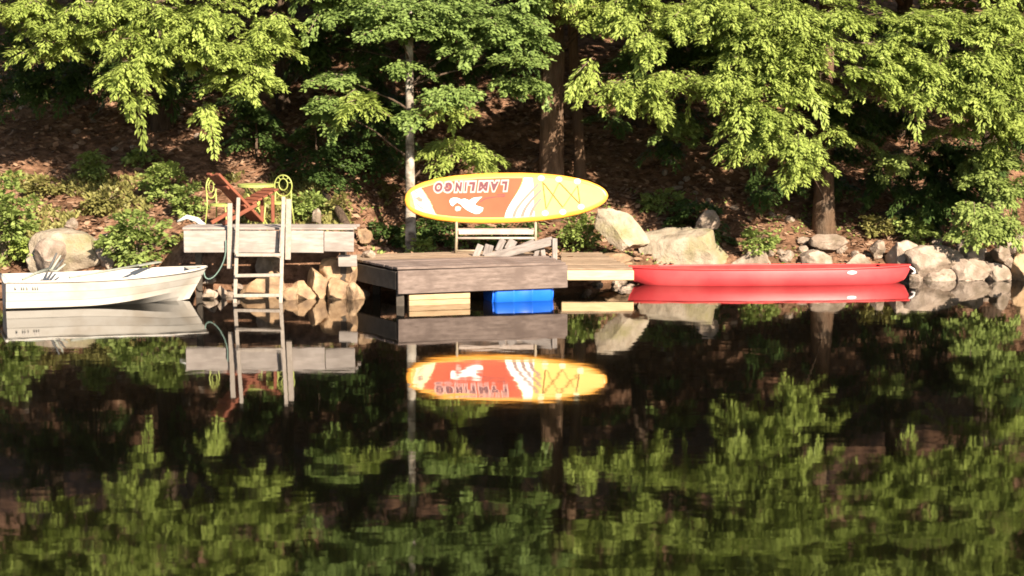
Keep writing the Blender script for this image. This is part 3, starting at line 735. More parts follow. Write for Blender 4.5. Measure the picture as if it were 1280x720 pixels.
# two-board reddish plank chair on the platform
vc = thing('plank_chair', 'reddish two-board wooden chair reclining on the platform beside the ladder', 'chair', (xd(305, 28.3), 28.3, TZ))
dC = 28.2
yaw = math.radians(40)
cf = Vector((math.cos(yaw), math.sin(yaw), 0)); cw = Vector((-math.sin(yaw), math.cos(yaw), 0)); cu_ = Vector((0, 0, 1))
a = at(273, 219, dC)
hgt = a.z - TZ
b = a + cf * (hgt * 1.0) - cu_ * (hgt - .02)
bn_ = (cf + cu_).normalized()
for k in range(3):
    off = cw * (.125 * k)
    plank(vc, a + off - (b - a).normalized() * (.03, 0, .02)[k], b + off, .117, .042, 'red_wood', 'back_board', up=bn_)
for t in (.22, .62):
    c = a.lerp(b, t) - bn_ * .04
    plank(vc, c - cw * .05, c + cw * .31, .06, .034, 'red_wood', 'batten', up=bn_)
a = at(277, 284, dC); a.z = TZ + .02
e = a + cf * .95 + cu_ * .42
sn = (cu_ * .95 - cf * .42).normalized()
for k in range(2):
    off = cw * (-.03 + .32 * k)
    plank(vc, a + off, a.lerp(e, .62 if k == 0 else 1) + off, .04, .055, 'red_wood', 'seat_rail', up=sn)
for k in range(5):
    c = a.lerp(e, .60 + .1 * k) + sn * .045
    plank(vc, c - cw * .05, c + cw * .33, .085, .03, 'red_wood', 'seat_slat', up=sn)
c = a.lerp(e, .93)
for k in (0, 1):
    p = c + cw * (-.02 + .30 * k)
    plank(vc, (p.x, p.y, TZ), p, .05, .04, 'red_wood', 'leg', up=(0, 1, 0))
# lime bistro set on the terrace
dT = 29.55
gT = gz(xd(320, dT), dT)
tb = thing('bistro_table', 'lime yellow metal bistro table on the terrace behind the platform', 'table', (xd(320, dT), dT, gT))
tz = at(320, 231, dT).z; tx = xd(320, dT)
top = MB(); n = 32
top.add([(tx + .285 * math.cos(2 * math.pi * i / n), dT + .285 * math.sin(2 * math.pi * i / n), z) for z in (tz - .03, tz + .01) for i in range(n)],
        [tuple(range(n - 1, -1, -1)), tuple(range(n, 2 * n))] + [(i, (i + 1) % n, n + (i + 1) % n, n + i) for i in range(n)])
top.build('table_top', M['lime'], tb)
for sx, sy in ((-1, -1), (1, -1), (1, 1), (-1, 1)):
    MB().tube([(tx - sx * .17, dT + sy * .12, tz - .03), (tx, dT + sy * .12, (tz + gT) / 2), (tx + sx * .2, dT + sy * .14, gT - .03)], .014, 6).build('leg', M['lime'], tb, smooth=True)
MB().tube([(tx + .19, dT, tz - .2)] + [(tx + .19 * math.cos(a), dT + .15 * math.sin(a), tz - .2) for a in np.linspace(.1, 6.28, 16)], .01, 5).build('ring_brace', M['lime'], tb, smooth=True)
def bistro_chair(px, d, rot, label, r=.15, pyc=233):
    x = xd(px, d); g = gz(x, d); zc = at(px, pyc, d).z
    t = thing('bistro_chair', label, 'chair', (x, d, g), 'lime bistro chairs')
    c, s = math.cos(rot), math.sin(rot)
    def P(u, v, z): return (x + u * c - v * s, d + u * s + v * c, z)
    zs = g + .44
    MB().tube([P(r * math.cos(a), .19, zc + r * 1.1 * math.sin(a)) for a in np.linspace(-math.pi / 2, 1.5 * math.pi, 25)], .0105, 6, caps=False).build('back_hoop', M['lime'], t, smooth=True)
    MB().tube([P(r * .5 * math.cos(a), .19, zc + .02 + r * .6 * math.sin(a)) for a in np.linspace(0, 2 * math.pi, 19)], .009, 5, caps=False).build('inner_hoop', M['lime'], t, smooth=True)
    for a in (.3, .9, 1.57, 2.2, 2.85):
        MB().tube([P(r * .5 * math.cos(a), .19, zc + .02 + r * .6 * math.sin(a)), P(r * math.cos(a), .19, zc + r * 1.1 * math.sin(a))], .008, 5).build('spoke', M['lime'], t, smooth=True)
    n = 24
    MB().add([P(.19 * math.cos(2 * math.pi * i / n), .19 * math.sin(2 * math.pi * i / n), z) for z in (zs - .02, zs + .01) for i in range(n)],
             [tuple(range(n - 1, -1, -1)), tuple(range(n, 2 * n))] + [(i, (i + 1) % n, n + (i + 1) % n, n + i) for i in range(n)]).build('seat', M['lime'], t)
    for u in (-1, 1):
        MB().tube([P(u * r * .9, .19, zc - .07), P(u * .14, .18, zs), P(u * .18, .22, g - .02)], .012, 6).build('leg', M['lime'], t, smooth=True)
        MB().tube([P(u * .14, -.14, zs), P(u * .17, -.19, g - .02)], .012, 6).build('leg', M['lime'], t, smooth=True)
    return t
bistro_chair(347, 29.7, math.radians(-20), 'lime yellow metal chair with round hoop back right of the bistro table')
bistro_chair(277, 29.9, math.radians(68), 'lime yellow metal chair seen edge-on behind the reddish plank chair', pyc=235)

# ------------------------------------------------------------------ main dock
DZ = .52
FL, FR = on(497, 337.5, DZ), on(709, 331, DZ)
LB = on(444, 326.5, DZ)
dk = thing('dock', 'weathered grey brown plank dock carrying the bench and paddleboard', 'dock', ((FL + FR) / 2).to_tuple()[:2] + (0,))
ex = (FR - FL).normalized(); el = (LB - FL).normalized(); en = Vector((-ex.y, ex.x, 0))
Wd = (FR - FL).length
zf = DZ - .175
# fascia: one deep board slightly out of level, top and cap seams
f = plank(dk, FL + Vector((0, 0, -.166 - .012)), FR + Vector((0, 0, -.166 + .0)), .05, .33, 'old_wood', 'fascia_board')
lf = (LB - FL)
f2 = plank(dk, FL + el * .06 + Vector((.02, 0, -.16)), LB + Vector((.02, 0, -.16)), .045, .26, 'dark_wood', 'side_board')  # side turned from the sun, its shade put into the dark timber colour
NP = 14
for j in range(NP):
    s = .072 + j * .146
    # left edge runs along el until the bank, then back along the shore
    k = s / el.dot(en)
    a0 = FL + en * s
    left = FL + el * k if k < 1.7 else FL + el * 1.7 + en * (s - 1.7 * el.dot(en)) * 1.0
    if k >= 1.7: left += ex * .0
    right = a0 + ex * Wd
    le = left + ex * R(-.008, .008); ri = right + ex * R(-.03, .03)
    zz = DZ + .018 + R(-.005, .006)
    le.z = zz; ri.z = zz + R(-.004, .004)
    sl = el if k < 1.7 else en
    hs = sl * (.069 / sl.dot(en)); he = en * .069; th_ = Vector((0, 0, .018))
    le -= ex * 0
    P8 = [le - hs - th_, ri - he - th_, ri + he - th_, le + hs - th_, le - hs + th_, ri - he + th_, ri + he + th_, le + hs + th_]
    c8 = (le + ri) / 2
    ang = math.atan2(ex.y, ex.x); Ri = Matrix.Rotation(-ang, 3, 'Z')
    pk = MB().add([Ri @ (p - c8) for p in P8], [(3, 2, 1, 0), (4, 5, 6, 7), (0, 1, 5, 4), (1, 2, 6, 5), (2, 3, 7, 6), (3, 0, 4, 7)]).build('deck_plank', M['deck_wood' if j > 7 else 'old_wood'], None, bevel=.005)
    pk.location = c8; pk.rotation_euler = (0, 0, ang); pk.parent = dk; pk.matrix_parent_inverse = Matrix.Translation(-dk.location)
for u in (.1, .75, 1.5, 2.2, Wd - .1):
    a = FL + ex * u + en * .06; b = a + en * 2.2
    a.z = b.z = DZ - .09
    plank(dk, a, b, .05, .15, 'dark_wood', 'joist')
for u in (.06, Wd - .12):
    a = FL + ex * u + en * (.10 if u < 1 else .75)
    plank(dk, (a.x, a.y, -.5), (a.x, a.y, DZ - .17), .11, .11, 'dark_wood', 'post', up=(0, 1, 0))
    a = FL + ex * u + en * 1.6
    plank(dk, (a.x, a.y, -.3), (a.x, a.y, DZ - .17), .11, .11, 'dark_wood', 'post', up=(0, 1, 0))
# new timber crib beam
ta = FL + ex * .17 + en * .07; tb_ = FL + ex * 1.07 + en * .07
for z in (.005, .088):
    plank(dk, (ta.x, ta.y, z + .03), (tb_.x, tb_.y, z + .03), .10, .078, 'crib_wood', 'crib_timber')
# blue barrel float
bx0 = FL + ex * 1.44 + en * .31; bx1 = FL + ex * 2.32 + en * .31
br = thing('barrel', 'bright blue plastic barrel floating under the dock', 'barrel', ((bx0.x + bx1.x) / 2, (bx0.y + bx1.y) / 2, .12))
prof = [(0, .24), (.015, .272), (.05, .285), (.30, .287), (.315, .296), (.335, .296), (.35, .287), (.62, .287), (.635, .296), (.655, .296), (.67, .287), (.95, .285), (.985, .272), (1, .24)]
pts = [bx0.lerp(bx1, t) for t, r in prof]
for p in pts: p.z = .13
MB().tube(pts, [r for t, r in prof], 36).build('drum', M['blue'], br, smooth=True)
for t0, sg in ((0, -1), (1, 1)):
    p = bx0.lerp(bx1, t0); p.z = .13
    MB().tube([p - ex * .01 * sg, p + ex * .022 * sg], [.245, .245], 32).build('rim', M['blue'], br)

# plank ramp right of the dock
RZ = at(750, 337, 28.96).z
rm = thing('plank_ramp', 'low plank ramp with a new yellow beam between dock and canoe', 'ramp', (xd(750, 29.3), 29.3, 0))
x0, x1 = xd(702, 28.96), xd(793, 28.96)
plank(rm, (x0, 28.96, RZ - .085), (x1, 28.96, RZ - .085), .09, .15, 'new_wood', 'beam', bevel=.01)
for j in range(9):
    y = 28.93 + .07 + .145 * j
    t = j / 8
    xr = lerp(x1 - .02, xd(752, 30.2), t) + R(-.02, .02)
    zz = RZ + .012 + .11 * t
    plank(rm, (x0 + .03 * t + R(-.02, .02), y, zz), (xr, y, zz), .137, .034, 'deck_wood', 'deck_plank', up=(0, -.09, 1))
plank(rm, (x0 + .12, 29.0, RZ - .06), (x0 + .12, 30.2, RZ + .06), .06, .1, 'dark_wood', 'joist')
plank(rm, (x1 - .3, 29.02, RZ - .06), (x1 - .45, 30.2, RZ + .06), .06, .1, 'dark_wood', 'joist')

# ------------------------------------------------------------------ bench
dB = 29.15
BZ = DZ + .038
bn = thing('bench', 'pale pinkish bench with tan tube legs holding up the paddleboard', 'bench', (xd(619, dB), dB, BZ))
bz = at(619, 288, dB).z
bl, brx = xd(573, dB), xd(667, dB)
for k in range(3):
    plank(bn, (bl - .02, dB + .11 * k, bz), (brx + .02, dB + .11 * k, bz), .10, .032, 'bench', 'seat_slat')
plank(bn, (bl, dB - .07, bz - .02), (brx, dB - .07, bz - .02), .03, .075, 'bench', 'apron_board')
MB().tube([(bl - .03, dB - .05, bz - .115), (brx + .03, dB - .05, bz - .115)], .018, 7).build('rail', M['bench'], bn, smooth=True)
for x, s in ((bl - .03, -1), (brx + .03, 1)):
    for y in (dB - .05, dB + .27):
        MB().tube([(x, y, bz + .125), (x, y, bz - .12), (x + .012 * s, y, BZ)], .021, 8).build('leg', M['bench_frame'], bn, smooth=True)
    MB().tube([(x, dB - .05, BZ + .035), (x, dB + .27, BZ + .035)], .016, 7).build('foot_rail', M['bench_frame'], bn, smooth=True)
    MB().tube([(x, dB - .05, bz + .115), (x, dB + .27, bz + .115)], .016, 7).build('arm', M['bench_frame'], bn, smooth=True)
MB().tube([(bl - .03, dB - .05, BZ + .04), (bl + .35, dB - .05, BZ + .04)], .014, 7).build('stretcher', M['bench_frame'], bn, smooth=True)

# collapsed grey chair in front of the bench
dG = 28.65
ck = thing('collapsed_chair', 'broken silvery grey slatted wooden chair lying in front of the bench', 'chair', (xd(645, dG), dG, BZ))
def gp(px, py, d=dG): return at(px, py, d)
def gplank(a, b, w, t, nm, dd=0.0, up=(0, 1, 0)):
    return plank(ck, gp(*a, dG + dd), gp(*b, dG + dd), t, w, 'grey_wood', nm, up=Vector(gp(*b)) .__sub__(Vector(gp(*a))).cross(Vector((0, 1, 0))))
gplank((606, 323), (691, 301), .13, .035, 'side_rail', 0)
gplank((594, 322), (601, 306), .10, .025, 'slat', .06, )
gplank((608, 321), (612, 306), .13, .025, 'slat', .05)
gplank((622, 314), (629, 299), .10, .025, 'slat', .08)
gplank((635, 312), (642, 300), .13, .025, 'slat', .10)
gplank((652, 309), (668, 302), .09, .025, 'slat', .12)
gplank((669, 322), (672, 312), .07, .025, 'slat', .05)
gplank((680, 322), (678, 311), .07, .025, 'slat', .07)
gplank((693.5, 325), (693.5, 298), .075, .05, 'leg', -.03)
gplank((600, 324), (690, 322), .06, .03, 'bottom_rail', .16)

# ------------------------------------------------------------------ paddleboard standing on edge on the bench
dS = 29.28
sb_c = at(633, 247.5, dS); kS = dS / FPX
BL, BH = 255 * kS, 63.5 * kS
# outline: half-width against position, 0 = left end
OUT = [(0, 0), (.006, .22), (.02, .38), (.045, .535), (.09, .69), (.16, .83), (.25, .93), (.36, .985), (.46, 1), (.58, .985), (.68, .935), (.77, .85), (.85, .725), (.91, .585), (.955, .42), (.982, .27), (.995, .13), (1, 0)]
def hw(u): return float(np.interp(u, [o[0] for o in OUT], [o[1] for o in OUT])) * BH / 2
def curve_mid(u): return -.012 * math.sin(u * math.pi) * 0
us = [0.5 - 0.5 * math.cos(math.pi * i / 60) for i in range(61)]
def hws(u):   # rounded ends
    return hw(u)
tilt = math.radians(-9)      # leans back at the top
RB = Matrix.Rotation(math.radians(-1.2), 3, 'Y') @ Matrix.Rotation(tilt, 3, 'X')
def bp(u, v, w=0.0):   # u along 0..1, v metres up, w metres towards the viewer
    return sb_c + RB @ Vector(((u - .5) * BL, -w, v))
sp = thing('paddleboard', 'yellow and orange inflatable paddleboard with upside-down lettering standing on the bench', 'paddleboard', sb_c)
TH = .12
rings = []
prof2 = [(-.5, .80), (-.48, .90), (-.36, .972), (-.15, 1), (.15, 1), (.36, .972), (.48, .90), (.5, .80)]
loop = [(u, 1) for u in us] + [(u, -1) for u in reversed(us[1:-1])]
bmv, bmf = [], []
nl_ = len(loop)
for w, sc in prof2:
    inset = (1 - sc) * .30
    for u, sg in loop:
        h = hw(u)
        # shrink towards the middle by a fixed inset
        uu = .5 + (u - .5) * (1 - 2 * inset / BL)
        bmv.append(bp(uu, sg * h * (1 - 2 * inset / BH), w * TH))
for r_ in range(len(prof2) - 1):
    for i in range(nl_):
        bmf.append((r_ * nl_ + i, r_ * nl_ + (i + 1) % nl_, (r_ + 1) * nl_ + (i + 1) % nl_, (r_ + 1) * nl_ + i))
bmf.append(tuple(range(nl_ - 1, -1, -1))); bmf.append(tuple((len(prof2) - 1) * nl_ + i for i in range(nl_)))
o = MB().add(bmv, bmf).build('hull', M['b_rail'], sp, smooth=True)
try: o.data.set_sharp_from_angle(angle=math.radians(35))
except Exception: pass
def deck_print(name, fl, fr, material, parent, w, inset=.066, nv=14, nu=14, vlo=0, vhi=1):
    """print on the deck between two curves fl(t), fr(t) given over t = 0 bottom .. 1 top"""
    vs, fs = [], []
    for j in range(nv + 1):
        t = vlo + (vhi - vlo) * j / nv
        for i in range(nu + 1):
            u = lerp(fl(t), fr(t), i / nu)
            h = max(.001, (hw(.5 + (u - .5) * 1.0) - inset))
            vs.append(bp(u, lerp(-h, h, t), TH / 2 + w))
    for j in range(nv):
        for i in range(nu):
            a = j * (nu + 1) + i
            fs.append((a, a + 1, a + nu + 2, a + nu + 1))
    return MB().add(vs, fs).build(name, M[material], parent)
px2u = lambda p: (p - 505.5) / 255
deck = deck_print('deck_pad', lambda t: .028, lambda t: .975, 'b_yellow', sp, .003, nu=40)
cream = deck_print('tail_print', lambda t: px2u(lerp(519, 514, t)) if True else 0, lambda t: px2u(lerp(546, 527, t)), 'b_cream', sp, .006, inset=.075)
orange = deck_print('orange_print', lambda t: px2u(lerp(544, 526.5, t)), lambda t: px2u(631 + 6 * t + 17 * sm(t) ), 'b_orange', sp, .006, inset=.085)
def band(f0, f1, m_, w): return deck_print('stripe', f0, f1, m_, sp, w, inset=.072, nu=4)
wave = lambda t: 20 * sm(t) + 5 * t
deck_print('white_print', lambda t: px2u(630.5 + wave(t)), lambda t: px2u(min(lerp(668, 660, t) + 6 * wave(t) / 25, 678)), 'b_white', sp, .009, inset=.080)
for k in range(3):
    s0 = 639.5 + 10.5 * k
    f0 = lambda t, s0=s0: px2u(min(s0 + 30 * sm(t * .9) + 6 * t, 677))
    f1 = lambda t, s0=s0: px2u(min(s0 + 4.6 + 30 * sm(t * .9) + 6 * t, 678))
    deck_print('stripe', f0, f1, 'b_taupe', sp, .012, inset=.084, nu=2, vhi=(.86, .70, .46)[k])
# lettering, upside down
def text_part(body, material, offset, w, size, pxc, pyc, name, shear=.18, target=None, parent=None):
    cu = bpy.data.curves.new(name, 'FONT'); cu.body = body; cu.size = size; cu.shear = shear; cu.offset = offset; cu.align_x = 'CENTER'; cu.align_y = 'CENTER'
    cu.extrude = .001; cu.space_character = 1.22
    tmp = bpy.data.objects.new('tmp', cu); COL.objects.link(tmp)
    bpy.context.view_layer.update()
    me = bpy.data.meshes.new_from_object(tmp.evaluated_get(bpy.context.evaluated_depsgraph_get()))
    bpy.data.objects.remove(tmp); bpy.data.curves.remove(cu)
    xs_ = [v.co.x for v in me.vertices]; ys_ = [v.co.y for v in me.vertices]
    cx, cy = (max(xs_) + min(xs_)) / 2, (max(ys_) + min(ys_)) / 2
    sx = target[0] / (max(xs_) - min(xs_)); sy = target[1] / (max(ys_) - min(ys_))
    u0 = px2u(pxc); v0 = (247.5 - pyc) * kS
    for v in me.vertices:
        a, b_, c_ = (v.co.x - cx) * sx, (v.co.y - cy) * sy, v.co.z
        v.co = bp(u0 - a / BL, v0 - b_, TH / 2 + w + c_)
    me.materials.clear()
    return link(name, me, M[material], parent or sp)
for ch_, xc, w_ in (('O', 548.6, 10.0), ('G', 561.0, 9.4), ('N', 573.6, 9.4), ('I', 582.4, 3.2), ('L', 590.8, 8.4), ('M', 604.6, 13.4), ('A', 619.0, 10.4), ('L', 631.4, 7.4)):
    text_part(ch_, 'b_pink', .045, .0095, .25, xc, 232.8, 'letter_outline', parent=orange, target=((w_ + 3.6) * kS, 15.8 * kS))
    text_part(ch_, 'b_maroon', .018, .0125, .25, xc, 232.8, 'letter', parent=orange, target=(w_ * kS, 11.6 * kS))
# white bird emblem and small marks
def flat_shape(pts, material, w, name, parent=None):
    vs = [bp(px2u(x), (247.5 - y) * kS, TH / 2 + w) for x, y in pts]
    me = bpy.data.meshes.new(name); me.from_pydata([tuple(v) for v in vs], [], [tuple(range(len(vs)))])
    bm = bmesh.new(); bm.from_mesh(me); bmesh.ops.triangulate(bm, faces=bm.faces[:]); bm.to_mesh(me); bm.free()
    return link(name, me, M[material], parent or sp)
z5 = lambda P: [(495 + x / 8.47, 205 + y / 8.47) for x, y in P]
flat_shape(z5([(566, 385), (578, 362), (605, 350), (650, 352), (690, 370), (730, 362), (775, 382), (820, 356), (915, 346), (880, 372), (845, 410), (835, 432), (870, 446), (922, 462), (915, 495), (880, 522), (840, 526), (790, 505), (745, 480), (712, 452), (690, 425), (650, 400), (618, 420), (600, 440), (580, 425)]), 'b_white', .0095, 'bird_emblem', orange)
flat_shape(z5([(628, 445), (660, 438), (692, 455), (680, 485), (640, 496), (622, 478)]), 'b_pink', .0095, 'bird_emblem_foot', orange)
flat_shape(z5([(608, 380), (650, 398), (655, 408), (612, 388)]), 'b_maroon', .0125, 'bird_emblem_line', orange)
flat_shape(z5([(880, 398), (950, 358), (1060, 345), (1060, 352), (955, 366), (890, 402)]), 'b_maroon', .0095, 'script_mark', orange)
flat_shape(z5([(1065, 325), (1155, 322), (1150, 350), (1060, 350), (1075, 344), (1140, 342), (1144, 330), (1075, 332)]), 'b_maroon', .0095, 'script_mark', orange)
flat_shape(z5([(215, 345), (245, 325), (262, 345), (285, 355), (275, 385), (240, 380)]), 'b_taupe', .0095, 'tail_emblem', cream)
for x, y in ((160, 345), (172, 405), (200, 262), (240, 425), (195, 330), (215, 400), (265, 440)):
    flat_shape(z5([(x, y), (x + 32, y + 26), (x + 28, y + 32), (x - 4, y + 6)]), 'b_taupe', .0095, 'tail_mark', cream)
# bungee cord and anchor pads
PADS = [(677, 224), (699, 226), (722, 229), (681, 268), (703, 267), (726, 261)]
for x, y in PADS:
    n = 14
    flat_shape([(x + 4.4 * math.cos(2 * math.pi * i / n), y + 3.6 * math.sin(2 * math.pi * i / n)) for i in range(n)], 'b_cream', .008, 'anchor_pad', deck)
def q3(p): return bp(px2u(p[0]), (247.5 - p[1]) * kS, TH / 2 + .012)
A_, B_, C_, D_, E_, F_ = [(679, 228.5), (699.5, 229.5), (722.5, 234), (682.5, 262.5), (703.5, 261), (725, 257)]
bg = MB()
for p_, q_ in ((A_, E_), (E_, C_), (C_, F_), (F_, B_), (B_, D_), (D_, A_)): bg.tube([q3(p_), q3(q_)], .0075, 6)
bg.build('bungee_cord', M['bungee'], sp)
MB().tube([bp(.46, -.02, TH / 2 + .004), bp(.46, -.02, TH / 2 + .006)], .001, 4).build('carry_handle', M['bungee'], sp) if False else None

# ------------------------------------------------------------------ white rowboat
def hull_grid(stations, parent, name, material, sections, smooth=True):
    vs = [p for st in stations for p in st]; m_ = len(stations[0]); fs = []
    for i in range(len(stations) - 1):
        for j in range(m_ - 1):
            fs.append((i * m_ + j, i * m_ + j + 1, (i + 1) * m_ + j + 1, (i + 1) * m_ + j))
    return MB().add(vs, fs).build(name, M[material], parent, smooth=smooth)
SB, BWp = on(8, 388, 0), on(240, 375.5, 0)       # near stern corner and the forefoot at the waterline
axis = (BWp - SB); axis.z = 0
boat_dir = Vector((2.85, .95, 0)).normalized()
boat_side = Vector((-boat_dir.y, boat_dir.x, 0))   # away from the viewer
HB = .60
stern_c = SB + boat_side * .50
bow_tip = at(258.5, 336.5, 27.85)
LBt = (bow_tip - stern_c).dot(boat_dir)
stern_c = bow_tip - boat_dir * LBt; stern_c.z = 0
rb = thing('rowboat', 'white rowboat moored beside the wooden platform, its bow towards the ladder', 'rowboat', stern_c)
ST = [(0, .50, .405, .36), (.12, .545, .395, .40), (.3, .59, .39, .43), (.5, .60, .395, .43), (.65, .565, .41, .38), (.78, .47, .43, .28), (.88, .33, .445, .16), (.95, .18, .46, .065), (1.0, .012, .475, .008)]
def bt(t):
    w_ = .07 * min(1, (1 - t) * 6, 1)
    q = [interp(ST, t + w_ * k) for k in (-1, -.5, 0, .5, 1)]
    return [sum(c[i] for c in q) / 5 for i in range(3)]
def boatp(t, v, z, over=0): return stern_c + boat_dir * (t * LBt) + boat_side * v + Vector((0, 0, z))
def section(t, off=0.0):
    hb, sh, ch = bt(t); hb -= off; ch = max(.004, ch - off)
    keel = lerp(-.10, -.07, t) if t < .8 else lerp(-.07, .02, (t - .8) / .2)
    chz = lerp(.02, .16, sm((t - .35) / .65))
    rk = lambda z: t - (.115 * sm((t - .55) / .45)) * (1 - max(0, z + .1) / (sh + .1)) ** 1.0
    half = []
    L_ = [(0, keel), (ch * .55, lerp(keel, chz, .45)), (ch, chz), (lerp(ch, hb, .22), lerp(chz, sh, .26)), (lerp(ch, hb, .22) + .007, lerp(chz, sh, .28)), (lerp(ch, hb, .62), lerp(chz, sh, .60)), (lerp(ch, hb, .62) + .007, lerp(chz, sh, .62)), (hb, sh)]
    L_ = [(min(a, 9), z + off * .5 if i < 7 else z) for i, (a, z) in enumerate(L_)]
    pts = [boatp(rk(z), -a, z) for a, z in reversed(L_)] + [boatp(rk(z), a, z) for a, z in L_[1:]]
    return pts
tt = [i / 30 for i in range(31)]
oh = hull_grid([section(t) for t in tt], rb, 'hull', 'boat', 0, smooth=True)
try: oh.data.set_sharp_from_angle(angle=math.radians(10))
except Exception: pass
hull_grid([section(t, .03) for t in tt[:-1]], rb, 'inner_hull', 'boat_in', 0)
s0 = section(0); n0 = len(s0)
MB().add(s0 + [p + boat_dir * .045 for p in s0], [tuple(range(n0)), tuple(range(2 * n0 - 1, n0 - 1, -1))] + [(i, i + n0, (i + 1) % n0 + n0, (i + 1) % n0) for i in range(n0)]).build('transom', M['boat'], rb)
for sg in (-1, 1):
    pts = []
    for t in tt:
        hb, sh, ch = bt(t); pts.append(boatp(t, sg * (hb + .004), sh + .004))
    MB().tube(pts, .016, 8).build('gunwale', M['boat'], rb, smooth=True)
hb, sh, _ = bt(0)
MB().tube([boatp(-.004, -hb - .03, sh + .006), boatp(-.004, 0, sh + .012), boatp(-.004, hb + .03, sh + .006)], .026, 8).build('transom_cap', M['boat'], rb, smooth=True)
for t in (.14, .45, .74):
    hb, sh, ch = bt(t)
    hw_ = lerp(ch, hb, .5) - .05; a, b = boatp(t, -hw_, sh - .12), boatp(t, hw_, sh - .12)
    plank(rb, a, b, .24, .03, 'boat_in', 'thwart')
vs = [boatp(t, sg * (bt(t)[0] - .005), bt(t)[1] + .012) for t in (.90, .93, .96, .985, 1.0) for sg in (-1, 1)]
MB().add(vs, [(2 * i, 2 * i + 1, 2 * i + 3, 2 * i + 2) for i in range(4)]).build('bow_cap', M['boat'], rb)
p = boatp(.955, -.1, .475)
MB().box(p, (.05, .035, .03)).build('bow_cleat', M['dark_metal'], rb)
# faded registration characters on the quarter: blurred grey blocks
for i, (u, w_) in enumerate(((.045, .03), (.075, .022), (.085, .02), (.10, .02), (.128, .024), (.139, .022), (.15, .018))):
    hb, sh, ch = bt(u)
    z = sh - .07
    a = boatp(u, -(hb - .002), z) - boat_side * .012
    MB().box(a, (w_ * .8, .003, .036), Matrix.Rotation(math.atan2(boat_dir.y, boat_dir.x), 3, 'Z')).build('registration_mark', M['mark'], rb)
# oars
def oar(name, label, pts, rad, blade):
    t = thing(name, label, 'oar', pts[0])
    MB().tube(pts, rad, 7).build('shaft', M['oar'], t, smooth=True)
    return t
o1 = thing('oar', 'grey-green oar lying along the far gunwale of the white rowboat', 'oar', boatp(.34, -.3, .42))
a, b = boatp(.30, -.50, .44), boatp(.66, .25, .50)
MB().tube([a, b], .018, 7).build('shaft', M['oar'], o1, smooth=True)
plank(o1, b, b + (b - a).normalized() * .45, .12, .018, 'oar', 'blade')
o2 = thing('net', 'dark grey slotted paddle blade sticking up over the rowboat gunwale', 'paddle', boatp(.1, -.4, .42))
a = boatp(.08, -.46, .43); b = at(60, 337, 27.3)
MB().tube([a, a.lerp(b, .5) + Vector((0, 0, .015)), b], [.018, .022, .03], 7).build('shaft', M['oar'], o2, smooth=True)
for k, (e, f_) in enumerate((((62, 336), (71, 316)), ((65, 337), (76, 319)), ((68, 338), (79, 324)), ((71, 339), (82, 330)))):
    MB().tube([b, at(*e, 27.3), at(*f_, 27.32 + .01 * k)], [.02, .022, .012], 6).build('tine', M['oar' if k % 2 else 'dark_metal'], o2, smooth=True)
o2.name = 'slotted_paddle'

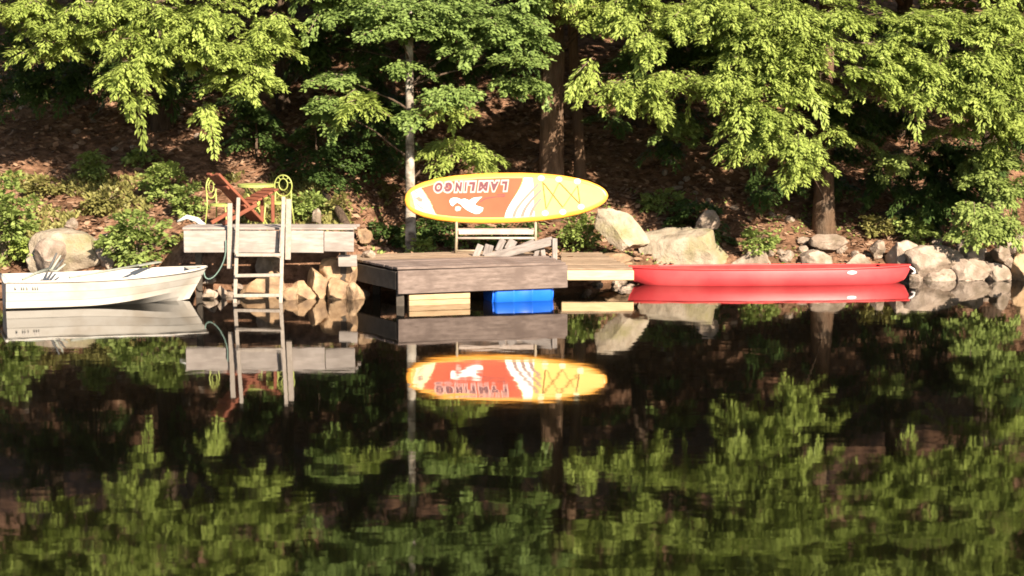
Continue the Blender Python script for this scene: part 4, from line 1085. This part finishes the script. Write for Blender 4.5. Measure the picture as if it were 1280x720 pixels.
# ------------------------------------------------------------------ red canoe
dN = 30.0
cL, cR = xd(785, dN), xd(1142.5, dN)
LC = cR - cL
cn = thing('canoe', 'faded red canoe moored along the rocks with a white patch near its end', 'canoe', ((cL + cR) / 2, dN, 0))
def cprof(t):
    e = abs(2 * t - 1)
    hb = .38 * (1 - e ** 2.6) ** .8 if e < 1 else 0
    sh = .248 + .02 * e ** 4
    return max(hb, .012), sh, e
def cp_(t, v, z): return Vector((cL + LC * t, dN + .25 * (t - .5) + v, z))
def csec(t, off=0.0):
    hb, sh, e = cprof(t); hb = max(.004, hb - off)
    keel = -.10 + .14 * max(0, (e - .82) / .18) ** 2 + off
    L_ = [(0, keel), (hb * .55, keel + .012), (hb * .88, keel + .06), (hb * 1.0, keel + .14), (hb * 1.03, lerp(keel + .14, sh, .45)), (hb * .965, sh)]
    rk = lambda z: t + (-1 if t > .5 else 1) * .045 * sm((e - .7) / .3) * (1 - max(0, z + .1) / (sh + .1)) ** 1.5
    return [cp_(rk(z), -a, z) for a, z in reversed(L_)] + [cp_(rk(z), a, z) for a, z in L_[1:]]
ct = [.5 - .5 * math.cos(math.pi * i / 44) for i in range(45)]
hull_grid([csec(t) for t in ct], cn, 'hull', 'canoe', 0)
hull_grid([csec(t, .02) for t in ct[2:-2]], cn, 'inner_hull', 'canoe_in', 0)
for sg in (-1, 1):
    MB().tube([cp_(t, sg * cprof(t)[0] * .97, cprof(t)[1] + .006) for t in ct], .017, 7).build('gunwale', M['canoe_trim'], cn, smooth=True)
for a, b in ((0.0, .11), (.89, 1.0)):
    ts = [lerp(a, b, i / 6) for i in range(7)]
    vs = [cp_(t, sg * cprof(t)[0] * .96, cprof(t)[1] + .016) for t in ts for sg in (-1, 1)]
    MB().add(vs, [(2 * i, 2 * i + 1, 2 * i + 3, 2 * i + 2) for i in range(6)]).build('deck_plate', M['canoe_trim'], cn)
for t in (.22, .5, .74):
    hb = cprof(t)[0]
    plank(cn, cp_(t, -hb + .02, .18), cp_(t, hb - .02, .18), .18 if t != .5 else .06, .025, 'new_wood', 'seat' if t != .5 else 'thwart')
# white patch on the near side
tp = (1064 - 785) / (1142.5 - 785)
n = 18; vs = []
for ring in (0.0, 1.0):
    for i in range(n):
        a = 2 * math.pi * i / n
        t = tp + ring * .017 * math.cos(a)
        z = .195 + ring * .026 * math.sin(a)
        hb, sh, e = cprof(t)
        k = (z - .04) / (sh - .04)
        v = lerp(1.03, .965, max(0, (k - .45) / .55)) * hb + .006
        vs.append(cp_(t, -v, z))
MB().add(vs, [(i, (i + 1) % n, n + (i + 1) % n, n + i) for i in range(n)]).build('patch', M['white'], cn)
e = cp_(1.0, 0, .23)
MB().tube([e + Vector((-.02, -.02, .02)), e + Vector((.05, -.03, -.02)), e + Vector((.07, -.03, -.07)), e + Vector((.02, -.03, -.09))], .018, 7).build('grab_loop', M['white'], cn, smooth=True)
